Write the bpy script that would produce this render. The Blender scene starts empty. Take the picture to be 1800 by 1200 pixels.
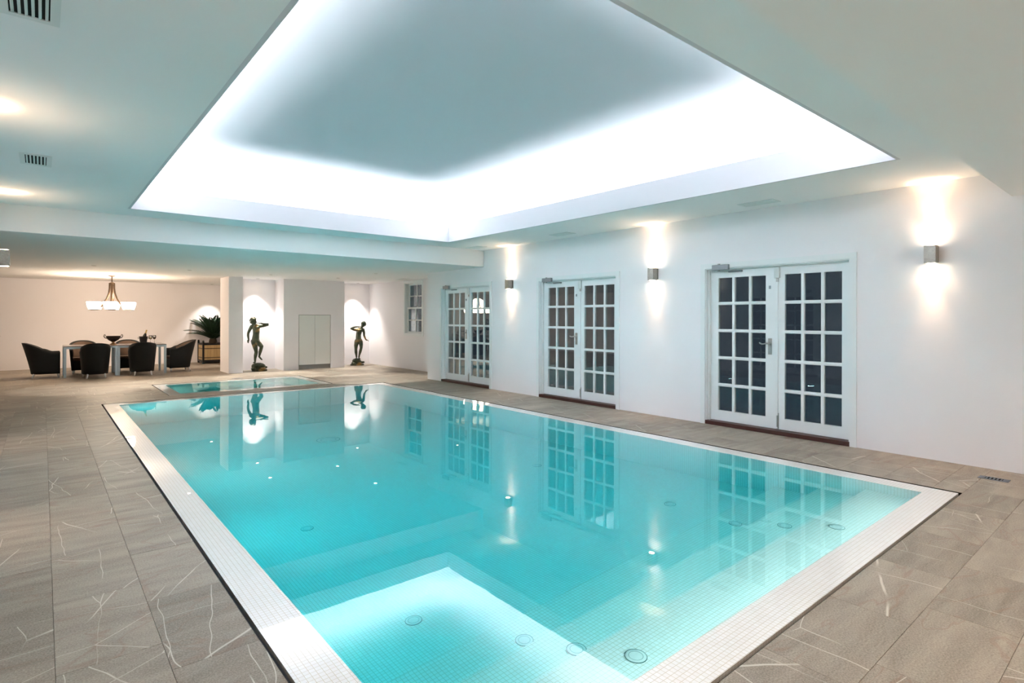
import bpy, bmesh, math, random
from mathutils import Vector, Matrix

random.seed(7)
S = bpy.context.scene
COL = S.collection
PI = math.pi

# ------------------------------------------------------------------ camera
H_CAM = 1.42
F_PX = 988.5
YAW = math.atan((900 - 74.7) / F_PX)
ROLL = math.radians(0.128)
cam = bpy.data.cameras.new('camera')
cam.sensor_width = 36.0
cam.lens = F_PX / 1800 * 36
cam.shift_y = -(600 - 559.2) / 1800
cam.clip_start = 0.02
camo = bpy.data.objects.new('camera', cam)
COL.objects.link(camo)
_F = Vector((math.sin(YAW), math.cos(YAW), 0)); _R = Vector((math.cos(YAW), -math.sin(YAW), 0)); _U = Vector((0, 0, 1))
_r = math.cos(ROLL) * _R + math.sin(ROLL) * _U
_u = math.cos(ROLL) * _U - math.sin(ROLL) * _R
camo.matrix_world = Matrix(((_r.x, _u.x, -_F.x, 0), (_r.y, _u.y, -_F.y, 0), (_r.z, _u.z, -_F.z, H_CAM), (0, 0, 0, 1)))
S.camera = camo

# ------------------------------------------------------------------ world, view
w = bpy.data.worlds.new('night'); S.world = w; w.use_nodes = True
w.node_tree.nodes['Background'].inputs[0].default_value = (0.010, 0.013, 0.018, 1)
w.node_tree.nodes['Background'].inputs[1].default_value = 1.0
S.view_settings.view_transform = 'Standard'
S.view_settings.look = 'None'
S.view_settings.gamma = 1.0
S.view_settings.use_curve_mapping = False
S.view_settings.exposure = 1.82
S.cycles.use_denoising = True
S.cycles.max_bounces = 10
S.cycles.diffuse_bounces = 5
S.cycles.glossy_bounces = 4
S.cycles.use_adaptive_sampling = True
S.cycles.adaptive_threshold = 0.07
S.cycles.transmission_bounces = 8
S.cycles.transparent_max_bounces = 12
S.cycles.sample_clamp_indirect = 0.0

# room dimensions (metres), camera stands at x = y = 0
XL, XR = -0.41, 6.91          # side walls of the pool hall
ZC = 2.80                     # main ceiling
ZD = 2.467                    # lowered ceiling of the dining end
ZN = 2.562                    # lowered ceiling over the near end
YB = 9.18                     # face of the far beam
YN = 1.035                    # face of the near beam
YEND = 20.1                   # back wall of the dining end
XA = 7.82                     # alcove side wall with the sash window
RX0, RX1, RY0, RY1 = 0.855, 5.66, 1.606, 8.58   # ceiling recess
PX0, PX1, PY0, PY1 = 0.76, 5.76, 1.19, 11.33    # pool, outside of the tiled border
SX0, SX1, SY0, SY1 = 1.785, 4.825, 11.88, 13.96  # spa

# cove strip lights behind the fascia of the ceiling recess
COVE_W = 9.3                 # watts per metre
def area(name, loc, rot, sx, sy, power, color):
    l = bpy.data.lights.new(name, 'AREA'); l.shape = 'RECTANGLE'; l.size = sx; l.size_y = sy
    l.energy = power; l.color = color; l.spread = math.radians(180)
    o = bpy.data.objects.new(name, l); COL.objects.link(o); o.location = loc; o.rotation_euler = rot
    return o
COVE_C = (0.95, 0.935, 1.0)
_xm, _ym = (RX0 + RX1) / 2, (RY0 + RY1) / 2
_lx, _ly = RX1 - RX0 + 0.25, RY1 - RY0 + 0.25
CT = math.radians(16)         # the strips are tipped outwards, towards the vault wall
area('cove_strip_light', (_xm, RY1 + 0.085, 3.06), (PI - CT, 0, 0), _lx, 0.05, COVE_W * _lx, COVE_C)
area('cove_strip_light', (_xm, RY0 - 0.085, 3.06), (PI + CT, 0, 0), _lx, 0.05, COVE_W * _lx, COVE_C)
area('cove_strip_light', (RX0 - 0.085, _ym, 3.06), (0, PI - CT, 0), 0.05, _ly, COVE_W * _ly, COVE_C)
area('cove_strip_light', (RX1 + 0.085, _ym, 3.06), (0, PI + CT, 0), 0.05, _ly, COVE_W * _ly, COVE_C)

SCONCE_UP, SCONCE_DN = 15.0, 10.0
WARM = (1.0, 0.62, 0.36)
DOWN_C = (1.0, 0.93, 0.84)

# ------------------------------------------------------------------ materials
def new_mat(name):
    m = bpy.data.materials.new(name); m.use_nodes = True
    nt = m.node_tree
    for n in list(nt.nodes): nt.nodes.remove(n)
    out = nt.nodes.new('ShaderNodeOutputMaterial')
    return m, nt, out
def N(nt, t, **kw):
    n = nt.nodes.new('ShaderNode' + t)
    for k, v in kw.items():
        if k.startswith('i_'):
            n.inputs[k[2:].replace('_', ' ')].default_value = v
        elif k.startswith('n_'):
            n.inputs[int(k[2:])].default_value = v
        else: setattr(n, k, v)
    return n
def L(nt, a, b): nt.links.new(a, b)
def mth(nt, op, a, b=None, c=None, clamp=False):
    n = nt.nodes.new('ShaderNodeMath'); n.operation = op; n.use_clamp = clamp
    for i, v in enumerate((a, b, c)):
        if v is None: continue
        if isinstance(v, (int, float)): n.inputs[i].default_value = v
        else: nt.links.new(v, n.inputs[i])
    return n.outputs[0]
def mixc(nt, fac, a, b):
    n = nt.nodes.new('ShaderNodeMix'); n.data_type = 'RGBA'
    for i, v in ((0, fac), (6, a), (7, b)):
        if isinstance(v, (int, float)): n.inputs[i].default_value = v
        elif isinstance(v, tuple): n.inputs[i].default_value = v + (1,) if len(v) == 3 else v
        else: nt.links.new(v, n.inputs[i])
    return n.outputs[2]
def prin(nt, out, **kw):
    p = nt.nodes.new('ShaderNodeBsdfPrincipled'); nt.links.new(p.outputs[0], out.inputs[0])
    for k, v in kw.items(): p.inputs[k.replace('_', ' ')].default_value = v
    return p
def bump(nt, p, h, strength, dist=0.002):
    b = nt.nodes.new('ShaderNodeBump'); b.inputs['Strength'].default_value = strength; b.inputs['Distance'].default_value = dist
    nt.links.new(h, b.inputs['Height']); nt.links.new(b.outputs[0], p.inputs['Normal'])
def c4(c): return (c[0], c[1], c[2], 1)

def paint(name, col, rough=0.85, bs=0.25, scale=120, var=0.03):
    m, nt, out = new_mat(name)
    p = prin(nt, out, Roughness=rough)
    p.inputs['Specular IOR Level'].default_value = 0.25
    tc = N(nt, 'TexCoord')
    n1 = N(nt, 'TexNoise', i_Scale=scale, i_Detail=3.0); L(nt, tc.outputs['Object'], n1.inputs[0])
    n2 = N(nt, 'TexNoise', i_Scale=1.7, i_Detail=4.0); L(nt, tc.outputs['Object'], n2.inputs[0])
    dark = tuple(c * (1 - var) for c in col)
    L(nt, mixc(nt, n2.outputs[0], dark, col), p.inputs['Base Color'])
    bump(nt, p, n1.outputs[0], bs)
    return m
M = {}
M['wall'] = paint('wall_paint', (0.905, 0.88, 0.905), 0.9, 0.35, 140)
M['ceiling'] = paint('ceiling_paint', (0.86, 0.86, 0.86), 0.9, 0.1, 90, 0.015)
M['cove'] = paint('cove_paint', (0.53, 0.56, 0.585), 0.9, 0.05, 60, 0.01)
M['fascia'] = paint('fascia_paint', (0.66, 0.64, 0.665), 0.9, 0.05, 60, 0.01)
M['gloss_white'] = paint('white_gloss_paint', (0.84, 0.86, 0.87), 0.35, 0.05, 60, 0.02)
M['cabinet'] = paint('cabinet_lacquer', (0.80, 0.82, 0.80), 0.4, 0.02, 40, 0.01)
M['kick'] = paint('kick_board_grey', (0.30, 0.29, 0.27), 0.5, 0.05, 40)
M['vent'] = paint('vent_enamel', (0.72, 0.75, 0.74), 0.5, 0.02, 40)
M['dark'] = paint('dark_void', (0.012, 0.012, 0.013), 0.9, 0.0, 10)
M['slot'] = paint('slot_black', (0.010, 0.009, 0.008), 0.7, 0.1, 80)
M['grout'] = paint('stone_grout', (0.27, 0.235, 0.19), 0.9, 0.3, 200)

def simple(name, col, rough=0.5, metal=0.0, noise=None, bumps=0.0, scale=40, spec=0.5):
    m, nt, out = new_mat(name)
    p = prin(nt, out, Roughness=rough, Metallic=metal)
    p.inputs['Specular IOR Level'].default_value = spec
    tc = N(nt, 'TexCoord')
    n1 = N(nt, 'TexNoise', i_Scale=scale, i_Detail=5.0); L(nt, tc.outputs['Object'], n1.inputs[0])
    b = noise if noise else tuple(c * 0.85 for c in col)
    L(nt, mixc(nt, n1.outputs[0], b, col), p.inputs['Base Color'])
    if bumps: bump(nt, p, n1.outputs[0], bumps)
    return m
M['steel'] = simple('brushed_steel', (0.55, 0.55, 0.54), 0.32, 1.0, (0.40, 0.40, 0.39), 0.05, 90)
M['nickel'] = simple('mottled_nickel', (0.52, 0.49, 0.44), 0.4, 0.85, (0.30, 0.27, 0.23), 0.15, 70)
M['closer'] = simple('grey_closer', (0.32, 0.34, 0.36), 0.45, 0.4)
M['chrome'] = simple('chrome', (0.85, 0.85, 0.86), 0.12, 1.0)
M['alu'] = simple('table_aluminium', (0.46, 0.55, 0.60), 0.35, 0.7)
M['threshold'] = simple('mahogany_threshold', (0.075, 0.020, 0.014), 0.45, 0.0, (0.045, 0.012, 0.009), 0.1, 30)
M['leg_white'] = simple('pale_leg_metal', (0.85, 0.86, 0.88), 0.3, 0.1)
M['table_top'] = simple('dark_table_top', (0.16, 0.13, 0.12), 0.16, 0.0, (0.12, 0.10, 0.09), 0.0, 15)
M['black_iron'] = simple('black_iron', (0.012, 0.012, 0.014), 0.5, 0.3)
M['frond'] = simple('palm_leaf', (0.016, 0.050, 0.020), 0.4, 0.0, (0.008, 0.025, 0.012), 0.0, 12)
M['trunk'] = simple('palm_trunk', (0.07, 0.05, 0.03), 0.9, 0.0, (0.03, 0.02, 0.012), 0.6, 50)
M['soil'] = simple('potting_soil', (0.03, 0.022, 0.016), 0.95, 0.0, None, 0.8, 60)
M['bottle'] = simple('bottle_glass_dark', (0.012, 0.012, 0.008), 0.08, 0.0)
M['foil'] = simple('gold_foil', (0.65, 0.45, 0.18), 0.35, 0.8)
M['paper'] = simple('bottle_paper', (0.55, 0.48, 0.38), 0.7)
M['bucket'] = simple('ice_bucket_metal', (0.035, 0.04, 0.045), 0.3, 0.6)
M['bowl'] = simple('bowl_bronze', (0.035, 0.03, 0.028), 0.25, 0.7, (0.015, 0.013, 0.012), 0.05, 20)
M['bowl_foot'] = simple('bowl_foot_brass', (0.45, 0.27, 0.13), 0.35, 0.8)
M['arm'] = simple('chandelier_bronze', (0.10, 0.062, 0.036), 0.4, 0.7, (0.06, 0.04, 0.025))
M['cushion'] = simple('chair_cushion', (0.10, 0.062, 0.042), 0.85, 0.0, (0.075, 0.045, 0.03), 0.2, 150)
M['drain'] = simple('drain_metal', (0.20, 0.24, 0.30), 0.4, 0.7)
M['fitting'] = simple('pool_fitting_plastic', (0.86, 0.87, 0.85), 0.5)
M['gasket'] = simple('pool_fitting_gasket', (0.10, 0.22, 0.20), 0.6)

def timber():
    m, nt, out = new_mat('planter_timber')
    p = prin(nt, out, Roughness=0.6)
    tc = N(nt, 'TexCoord'); mp = N(nt, 'Mapping'); mp.inputs['Scale'].default_value = (14, 14, 1.2)
    oi = N(nt, 'ObjectInfo')
    L(nt, tc.outputs['Object'], mp.inputs[0])
    n = N(nt, 'TexNoise', i_Scale=3.0, i_Detail=5.0); L(nt, mp.outputs[0], n.inputs[0])
    f = mth(nt, 'ADD', mth(nt, 'MULTIPLY', n.outputs[0], 0.7), mth(nt, 'MULTIPLY', oi.outputs['Random'], 0.3))
    L(nt, mixc(nt, f, (0.40, 0.27, 0.12), (0.60, 0.44, 0.22)), p.inputs['Base Color'])
    return m
M['timber'] = timber()

def wicker():
    m, nt, out = new_mat('dark_wicker')
    p = prin(nt, out, Roughness=0.55)
    p.inputs['Specular IOR Level'].default_value = 0.25
    tc = N(nt, 'TexCoord')
    w1 = N(nt, 'TexWave', i_Scale=28.0, i_Distortion=1.0); w1.bands_direction = 'Z'; L(nt, tc.outputs['Object'], w1.inputs[0])
    w2 = N(nt, 'TexWave', i_Scale=28.0, i_Distortion=1.0); w2.bands_direction = 'DIAGONAL'; L(nt, tc.outputs['Object'], w2.inputs[0])
    h = mth(nt, 'MAXIMUM', w1.outputs[1], w2.outputs[1])
    L(nt, mixc(nt, h, (0.005, 0.006, 0.0065), (0.012, 0.0135, 0.014)), p.inputs['Base Color'])
    bump(nt, p, h, 0.5, 0.003)
    return m
M['wicker'] = wicker()

def bronze():
    m, nt, out = new_mat('patinated_bronze')
    p = prin(nt, out, Metallic=0.55, Roughness=0.42)
    tc = N(nt, 'TexCoord')
    n1 = N(nt, 'TexNoise', i_Scale=7.0, i_Detail=6.0); L(nt, tc.outputs['Object'], n1.inputs[0])
    n2 = N(nt, 'TexNoise', i_Scale=3.2, i_Detail=2.0); L(nt, tc.outputs['Object'], n2.inputs[0])
    r1 = N(nt, 'ValToRGB'); L(nt, n1.outputs[0], r1.inputs[0])
    r1.color_ramp.elements[0].position = 0.35; r1.color_ramp.elements[0].color = (0.030, 0.045, 0.028, 1)
    r1.color_ramp.elements[1].position = 0.7; r1.color_ramp.elements[1].color = (0.10, 0.11, 0.065, 1)
    r2 = N(nt, 'ValToRGB'); L(nt, n2.outputs[0], r2.inputs[0])
    r2.color_ramp.elements[0].position = 0.56; r2.color_ramp.elements[1].position = 0.66
    L(nt, mixc(nt, r2.outputs[0], r1.outputs[0], (0.34, 0.20, 0.07)), p.inputs['Base Color'])
    bump(nt, p, n1.outputs[0], 0.4, 0.004)
    return m
M['bronze'] = bronze()

def stone():
    m, nt, out = new_mat('veined_stone')
    p = prin(nt, out, Roughness=0.5)
    p.inputs['Specular IOR Level'].default_value = 0.35
    g = N(nt, 'NewGeometry'); oi = N(nt, 'ObjectInfo')
    off = N(nt, 'CombineXYZ')
    L(nt, mth(nt, 'MULTIPLY', oi.outputs['Random'], 37.0), off.inputs[0])
    L(nt, mth(nt, 'MULTIPLY', oi.outputs['Random'], 91.0), off.inputs[1])
    add = N(nt, 'VectorMath', operation='ADD'); L(nt, g.outputs['Position'], add.inputs[0]); L(nt, off.outputs[0], add.inputs[1])
    P = add.outputs[0]
    rot = N(nt, 'VectorRotate', rotation_type='Z_AXIS'); L(nt, P, rot.inputs['Vector']); rot.inputs['Angle'].default_value = 0.5
    # grain and cloudy streaks
    fine = N(nt, 'TexNoise', i_Scale=130.0, i_Detail=4.0, i_Roughness=0.75); L(nt, P, fine.inputs[0])
    mp = N(nt, 'Mapping'); mp.inputs['Scale'].default_value = (1.2, 5.0, 1); mp.inputs['Rotation'].default_value = (0, 0, 0.25); L(nt, P, mp.inputs[0])
    str_ = N(nt, 'TexNoise', i_Scale=1.6, i_Detail=6.0, i_Distortion=0.6); L(nt, mp.outputs[0], str_.inputs[0])
    tone = mth(nt, 'ADD', mth(nt, 'MULTIPLY', fine.outputs[0], 1.05), mth(nt, 'MULTIPLY', str_.outputs[0], 0.50))
    tone = mth(nt, 'ADD', tone, mth(nt, 'MULTIPLY', oi.outputs['Random'], 0.12))
    rmp = N(nt, 'ValToRGB'); L(nt, tone, rmp.inputs[0])
    rmp.color_ramp.elements[0].position = 0.52; rmp.color_ramp.elements[0].color = (0.120, 0.098, 0.076, 1)
    rmp.color_ramp.elements[1].position = 1.16; rmp.color_ramp.elements[1].color = (0.42, 0.365, 0.295, 1)
    # reddish-brown wisps
    mp3 = N(nt, 'Mapping'); mp3.inputs['Scale'].default_value = (1.0, 2.6, 1); mp3.inputs['Rotation'].default_value = (0, 0, -0.35); L(nt, P, mp3.inputs[0])
    rn = N(nt, 'TexNoise', i_Scale=1.1, i_Detail=3.0, i_Distortion=1.2); L(nt, mp3.outputs[0], rn.inputs[0])
    rl = mth(nt, 'ABSOLUTE', mth(nt, 'SUBTRACT', rn.outputs[0], 0.56))
    rm = mth(nt, 'SUBTRACT', 1.0, mth(nt, 'DIVIDE', rl, 0.018), clamp=True)
    col = mixc(nt, mth(nt, 'MULTIPLY', rm, 0.30), rmp.outputs[0], (0.26, 0.13, 0.08))
    # white quartz veins: long thin cracks, broken by a mask
    veins = None
    for (sc, ang, sx, sy, wid, ms, thr) in ((1.25, 0.45, 1.0, 0.36, 0.0042, 1.3, 0.455), (1.7, -0.25, 0.40, 1.0, 0.0030, 1.7, 0.50), (1.1, 1.0, 1.0, 0.30, 0.0026, 1.5, 0.46), (0.8, 0.2, 1.0, 0.22, 0.0018, 1.1, 0.44)):
        mpv = N(nt, 'Mapping'); mpv.inputs['Rotation'].default_value = (0, 0, ang); mpv.inputs['Scale'].default_value = (sx, sy, 1)
        nd = N(nt, 'TexNoise', i_Scale=2.2, i_Detail=2.0); L(nt, P, nd.inputs[0])
        sub = N(nt, 'VectorMath', operation='SCALE'); L(nt, nd.outputs[1], sub.inputs[0]); sub.inputs['Scale'].default_value = 0.10
        ad = N(nt, 'VectorMath', operation='ADD'); L(nt, P, ad.inputs[0]); L(nt, sub.outputs[0], ad.inputs[1])
        L(nt, ad.outputs[0], mpv.inputs[0])
        vo = N(nt, 'TexVoronoi', feature='DISTANCE_TO_EDGE', voronoi_dimensions='2D', i_Scale=sc); L(nt, mpv.outputs[0], vo.inputs['Vector'])
        ln = mth(nt, 'SUBTRACT', 1.0, mth(nt, 'DIVIDE', vo.outputs['Distance'], wid), clamp=True)
        mk = N(nt, 'TexNoise', i_Scale=ms, i_Detail=2.0); L(nt, P, mk.inputs[0])
        mk2 = mth(nt, 'MULTIPLY', mth(nt, 'SUBTRACT', mk.outputs[0], thr), 14.0, clamp=True)
        v = mth(nt, 'MULTIPLY', mth(nt, 'POWER', ln, 0.6), mk2)
        veins = v if veins is None else mth(nt, 'MAXIMUM', veins, v)
    col = mixc(nt, mth(nt, 'MULTIPLY', veins, 0.85), col, (0.72, 0.68, 0.60))
    L(nt, col, p.inputs['Base Color'])
    bump(nt, p, fine.outputs[0], 0.12, 0.002)
    return m
M['stone'] = stone()

def mosaic(name='cream_mosaic', wet=False):
    m, nt, out = new_mat(name)
    p = prin(nt, out, Roughness=0.3)
    if wet:
        p.inputs['Coat Weight'].default_value = 1.0; p.inputs['Coat Roughness'].default_value = 0.015; p.inputs['Coat IOR'].default_value = 1.333
    g = N(nt, 'NewGeometry')
    ps = N(nt, 'SeparateXYZ'); L(nt, g.outputs['Position'], ps.inputs[0])
    ns = N(nt, 'SeparateXYZ'); L(nt, g.outputs['True Normal'], ns.inputs[0])
    s = 0.0245; gw = 0.085
    tot = None
    for i in range(3):
        fr = mth(nt, 'FRACT', mth(nt, 'ADD', mth(nt, 'DIVIDE', ps.outputs[i], s), 400.37))
        ln = mth(nt, 'LESS_THAN', fr, gw)
        on = mth(nt, 'LESS_THAN', mth(nt, 'ABSOLUTE', ns.outputs[i]), 0.7)
        v = mth(nt, 'MULTIPLY', ln, on)
        tot = v if tot is None else mth(nt, 'MAXIMUM', tot, v)
    # each little tile a shade of its own
    cell = N(nt, 'VectorMath', operation='SCALE'); cell.inputs['Scale'].default_value = 1 / s; L(nt, g.outputs['Position'], cell.inputs[0])
    addc = N(nt, 'VectorMath', operation='ADD'); L(nt, cell.outputs[0], addc.inputs[0]); addc.inputs[1].default_value = (400.37, 400.37, 400.37)
    fl = N(nt, 'VectorMath', operation='FLOOR'); L(nt, addc.outputs[0], fl.inputs[0])
    wn = N(nt, 'TexWhiteNoise'); L(nt, fl.outputs[0], wn.inputs[0])
    tile = mixc(nt, wn.outputs[0], (0.89, 0.87, 0.84), (0.93, 0.92, 0.90))
    L(nt, mixc(nt, tot, tile, (0.63, 0.56, 0.44)), p.inputs['Base Color'])
    return m
M['mosaic'] = mosaic()
M['wet_mosaic'] = mosaic('wet_cream_mosaic', True)

def water(name):
    m, nt, out = new_mat(name)
    gl = N(nt, 'BsdfGlass', i_IOR=1.333, i_Roughness=0.0); gl.inputs['Color'].default_value = (1, 1, 1, 1)
    L(nt, gl.outputs[0], out.inputs['Surface'])
    tc = N(nt, 'TexCoord')
    n = N(nt, 'TexNoise', i_Scale=2.4, i_Detail=2.0); L(nt, tc.outputs['Object'], n.inputs[0])
    b = N(nt, 'Bump'); b.inputs['Strength'].default_value = 0.03; b.inputs['Distance'].default_value = 0.01
    L(nt, n.outputs[0], b.inputs['Height']); L(nt, b.outputs[0], gl.inputs['Normal'])
    va = N(nt, 'VolumeAbsorption', i_Density=1.0); va.inputs['Color'].default_value = (0.0, 0.895, 0.92, 1)
    L(nt, va.outputs[0], out.inputs['Volume'])
    return m
M['water'] = water('pool_water')

def pane():
    m, nt, out = new_mat('window_glass')
    fr = N(nt, 'Fresnel', i_IOR=1.55)
    f2 = mth(nt, 'MULTIPLY', fr.outputs[0], 0.42, clamp=True)
    tr = N(nt, 'BsdfTransparent'); tr.inputs[0].default_value = (0.80, 0.84, 0.84, 1)
    gs = N(nt, 'BsdfGlossy', i_Roughness=0.01); gs.inputs[0].default_value = (0.95, 0.97, 0.97, 1)
    mx = N(nt, 'MixShader'); L(nt, f2, mx.inputs[0]); L(nt, tr.outputs[0], mx.inputs[1]); L(nt, gs.outputs[0], mx.inputs[2])
    L(nt, mx.outputs[0], out.inputs[0])
    return m
M['pane'] = pane()

def emit(name, col, strength):
    m, nt, out = new_mat(name)
    e = N(nt, 'Emission'); e.inputs[0].default_value = c4(col); e.inputs[1].default_value = strength
    L(nt, e.outputs[0], out.inputs[0]); return m
M['lamp'] = emit('lamp_lens', (1.0, 0.80, 0.58), 25.0)
M['shade'] = emit('chandelier_shade_glow', (1.0, 0.80, 0.60), 9.0)

def glassware():
    m, nt, out = new_mat('clear_glassware')
    fr = N(nt, 'Fresnel', i_IOR=1.5)
    tr = N(nt, 'BsdfTransparent'); tr.inputs[0].default_value = (0.93, 0.94, 0.94, 1)
    gs = N(nt, 'BsdfGlossy', i_Roughness=0.02)
    mx = N(nt, 'MixShader'); L(nt, fr.outputs[0], mx.inputs[0]); L(nt, tr.outputs[0], mx.inputs[1]); L(nt, gs.outputs[0], mx.inputs[2])
    L(nt, mx.outputs[0], out.inputs[0]); return m
M['glassware'] = glassware()
M['white_wine'] = simple('white_wine', (0.75, 0.60, 0.25), 0.1)
M['red_wine'] = simple('red_wine', (0.05, 0.008, 0.012), 0.1)

# ------------------------------------------------------------------ mesh helpers
class MB:
    def __init__(s): s.v = []; s.f = []; s.smooth = []
    def add(s, vs, fs, sm=False):
        o = len(s.v); s.v += [tuple(v) for v in vs]
        for f in fs: s.f.append(tuple(i + o for i in f)); s.smooth.append(sm)
        return s
    def box(s, x0, x1, y0, y1, z0, z1):
        vs = [(x0, y0, z0), (x1, y0, z0), (x1, y1, z0), (x0, y1, z0), (x0, y0, z1), (x1, y0, z1), (x1, y1, z1), (x0, y1, z1)]
        return s.add(vs, [(0, 3, 2, 1), (4, 5, 6, 7), (0, 1, 5, 4), (1, 2, 6, 5), (2, 3, 7, 6), (3, 0, 4, 7)])
    def bbox(s, x0, x1, y0, y1, z0, z1, b):
        """box with chamfered edges"""
        bm = bmesh.new(); bmesh.ops.create_cube(bm, size=1.0)
        for v in bm.verts:
            v.co = Vector(((x0 + x1) / 2 + v.co.x * (x1 - x0), (y0 + y1) / 2 + v.co.y * (y1 - y0), (z0 + z1) / 2 + v.co.z * (z1 - z0)))
        bmesh.ops.bevel(bm, geom=bm.edges[:], offset=b, segments=2, affect='EDGES', profile=0.5)
        bm.verts.index_update()
        s.add([v.co[:] for v in bm.verts], [[v.index for v in f.verts] for f in bm.faces]); bm.free(); return s
    def tube(s, pts, rad, n=10, caps=True):
        """round tube along points; rad a number or one per point"""
        pts = [Vector(p) for p in pts]
        if isinstance(rad, (int, float)): rad = [rad] * len(pts)
        vs = []; fs = []; prev = None
        for i, p in enumerate(pts):
            d = (pts[min(i + 1, len(pts) - 1)] - pts[max(i - 1, 0)]).normalized()
            a = Vector((0, 0, 1)) if abs(d.z) < 0.9 else Vector((1, 0, 0))
            if prev is not None: a = prev
            u = (a - d * a.dot(d)).normalized(); v = d.cross(u); prev = u
            for k in range(n):
                t = 2 * PI * k / n; vs.append(p + (u * math.cos(t) + v * math.sin(t)) * rad[i])
        for i in range(len(pts) - 1):
            for k in range(n): fs.append((i * n + k, i * n + (k + 1) % n, (i + 1) * n + (k + 1) % n, (i + 1) * n + k))
        s.add(vs, fs, True)
        if caps:
            o = len(s.v) - len(vs)
            s.f.append(tuple(o + k for k in reversed(range(n)))); s.smooth.append(False)
            s.f.append(tuple(o + (len(pts) - 1) * n + k for k in range(n))); s.smooth.append(False)
        return s
    def lathe(s, prof, n=32, c=(0, 0, 0), sx=1.0, sy=1.0, caps=True):
        vs = []; fs = []
        for r, z in prof:
            for k in range(n):
                t = 2 * PI * k / n; vs.append((c[0] + r * math.cos(t) * sx, c[1] + r * math.sin(t) * sy, c[2] + z))
        for i in range(len(prof) - 1):
            for k in range(n): fs.append((i * n + k, i * n + (k + 1) % n, (i + 1) * n + (k + 1) % n, (i + 1) * n + k))
        o = len(s.v); s.add(vs, fs, True)
        if caps:
            s.f.append(tuple(o + k for k in reversed(range(n)))); s.smooth.append(False)
            s.f.append(tuple(o + (len(prof) - 1) * n + k for k in range(n))); s.smooth.append(False)
        return s
    def ball(s, c, rx, ry, rz, n=16, m=10, fn=None):
        vs = []; fs = []
        for i in range(m + 1):
            a = PI * i / m
            for k in range(n):
                t = 2 * PI * k / n
                d = Vector((math.sin(a) * math.cos(t), math.sin(a) * math.sin(t), math.cos(a)))
                q = fn(d) if fn else 1.0
                vs.append((c[0] + d.x * rx * q, c[1] + d.y * ry * q, c[2] + d.z * rz * q))
        for i in range(m):
            for k in range(n): fs.append((i * n + k, (i + 1) * n + k, (i + 1) * n + (k + 1) % n, i * n + (k + 1) % n))
        return s.add(vs, fs, True)
    def mesh(s, name, mat):
        me = bpy.data.meshes.new(name); me.from_pydata(s.v, [], s.f); me.update()
        for p, sm in zip(me.polygons, s.smooth): p.use_smooth = sm
        me.materials.append(M[mat]); return me
    def build(s, name, mat, parent=None):
        return place(name, s.mesh(name, mat), parent)
def place(name, me, parent=None, loc=None, rot=None):
    o = bpy.data.objects.new(name, me); COL.objects.link(o)
    if parent is not None: o.parent = parent
    if loc is not None: o.location = loc
    if rot is not None: o.rotation_euler = rot
    return o
def tag(o, label=None, cat=None, group=None, kind=None):
    if label: o['label'] = label
    if cat: o['category'] = cat
    if group: o['group'] = group
    if kind: o['kind'] = kind
    return o
def empty(name, loc=(0, 0, 0), rz=0.0):
    o = bpy.data.objects.new(name, None); COL.objects.link(o); o.location = loc; o.rotation_euler = (0, 0, rz)
    o.empty_display_size = 0.1
    return o
def copy_tree(o, parent=None):
    c = o.copy(); COL.objects.link(c)
    if parent is not None: c.parent = parent
    for ch in list(o.children): copy_tree(ch, c)
    return c
def struct(o, label, cat): return tag(o, label, cat, kind='structure')

def rect_with_holes(mb, u0, u1, v0, v1, holes, put):
    """fill a rectangle by boxes around rectangular holes"""
    us = sorted({u0, u1, *[h[0] for h in holes], *[h[1] for h in holes]})
    vs = sorted({v0, v1, *[h[2] for h in holes], *[h[3] for h in holes]})
    for a, b in zip(us, us[1:]):
        run = None
        for c, d in zip(vs, vs[1:]):
            um, vm = (a + b) / 2, (c + d) / 2
            inside = any(h[0] < um < h[1] and h[2] < vm < h[3] for h in holes)
            if inside:
                if run: put(a, b, *run); run = None
            else: run = (run[0], d) if run else (c, d)
        if run: put(a, b, *run)

# ------------------------------------------------------------------ structure
DOORS_Y = (3.285, 6.61, 9.86)
OPW, OPH = 0.89, 2.09       # half width and height of the door openings
YBACK = -2.6

# floor: bed of grout, stone tiles on top of it
SL = 0.022                  # overflow slot
fb = MB()
rect_with_holes(fb, -3.6, 7.97, YBACK - .15, YEND + .15,
                [(PX0 - SL, PX1 + SL, PY0 - SL, PY1 + SL), (SX0 - SL, SX1 + SL, SY0 - SL, SY1 + SL)],
                lambda a, b, c, d: fb.box(a, b, c, d, -0.16, -0.012))
floor = struct(fb.build('floor', 'grout'), 'grey stone tiled floor with white veins around the pool', 'floor')

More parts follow.
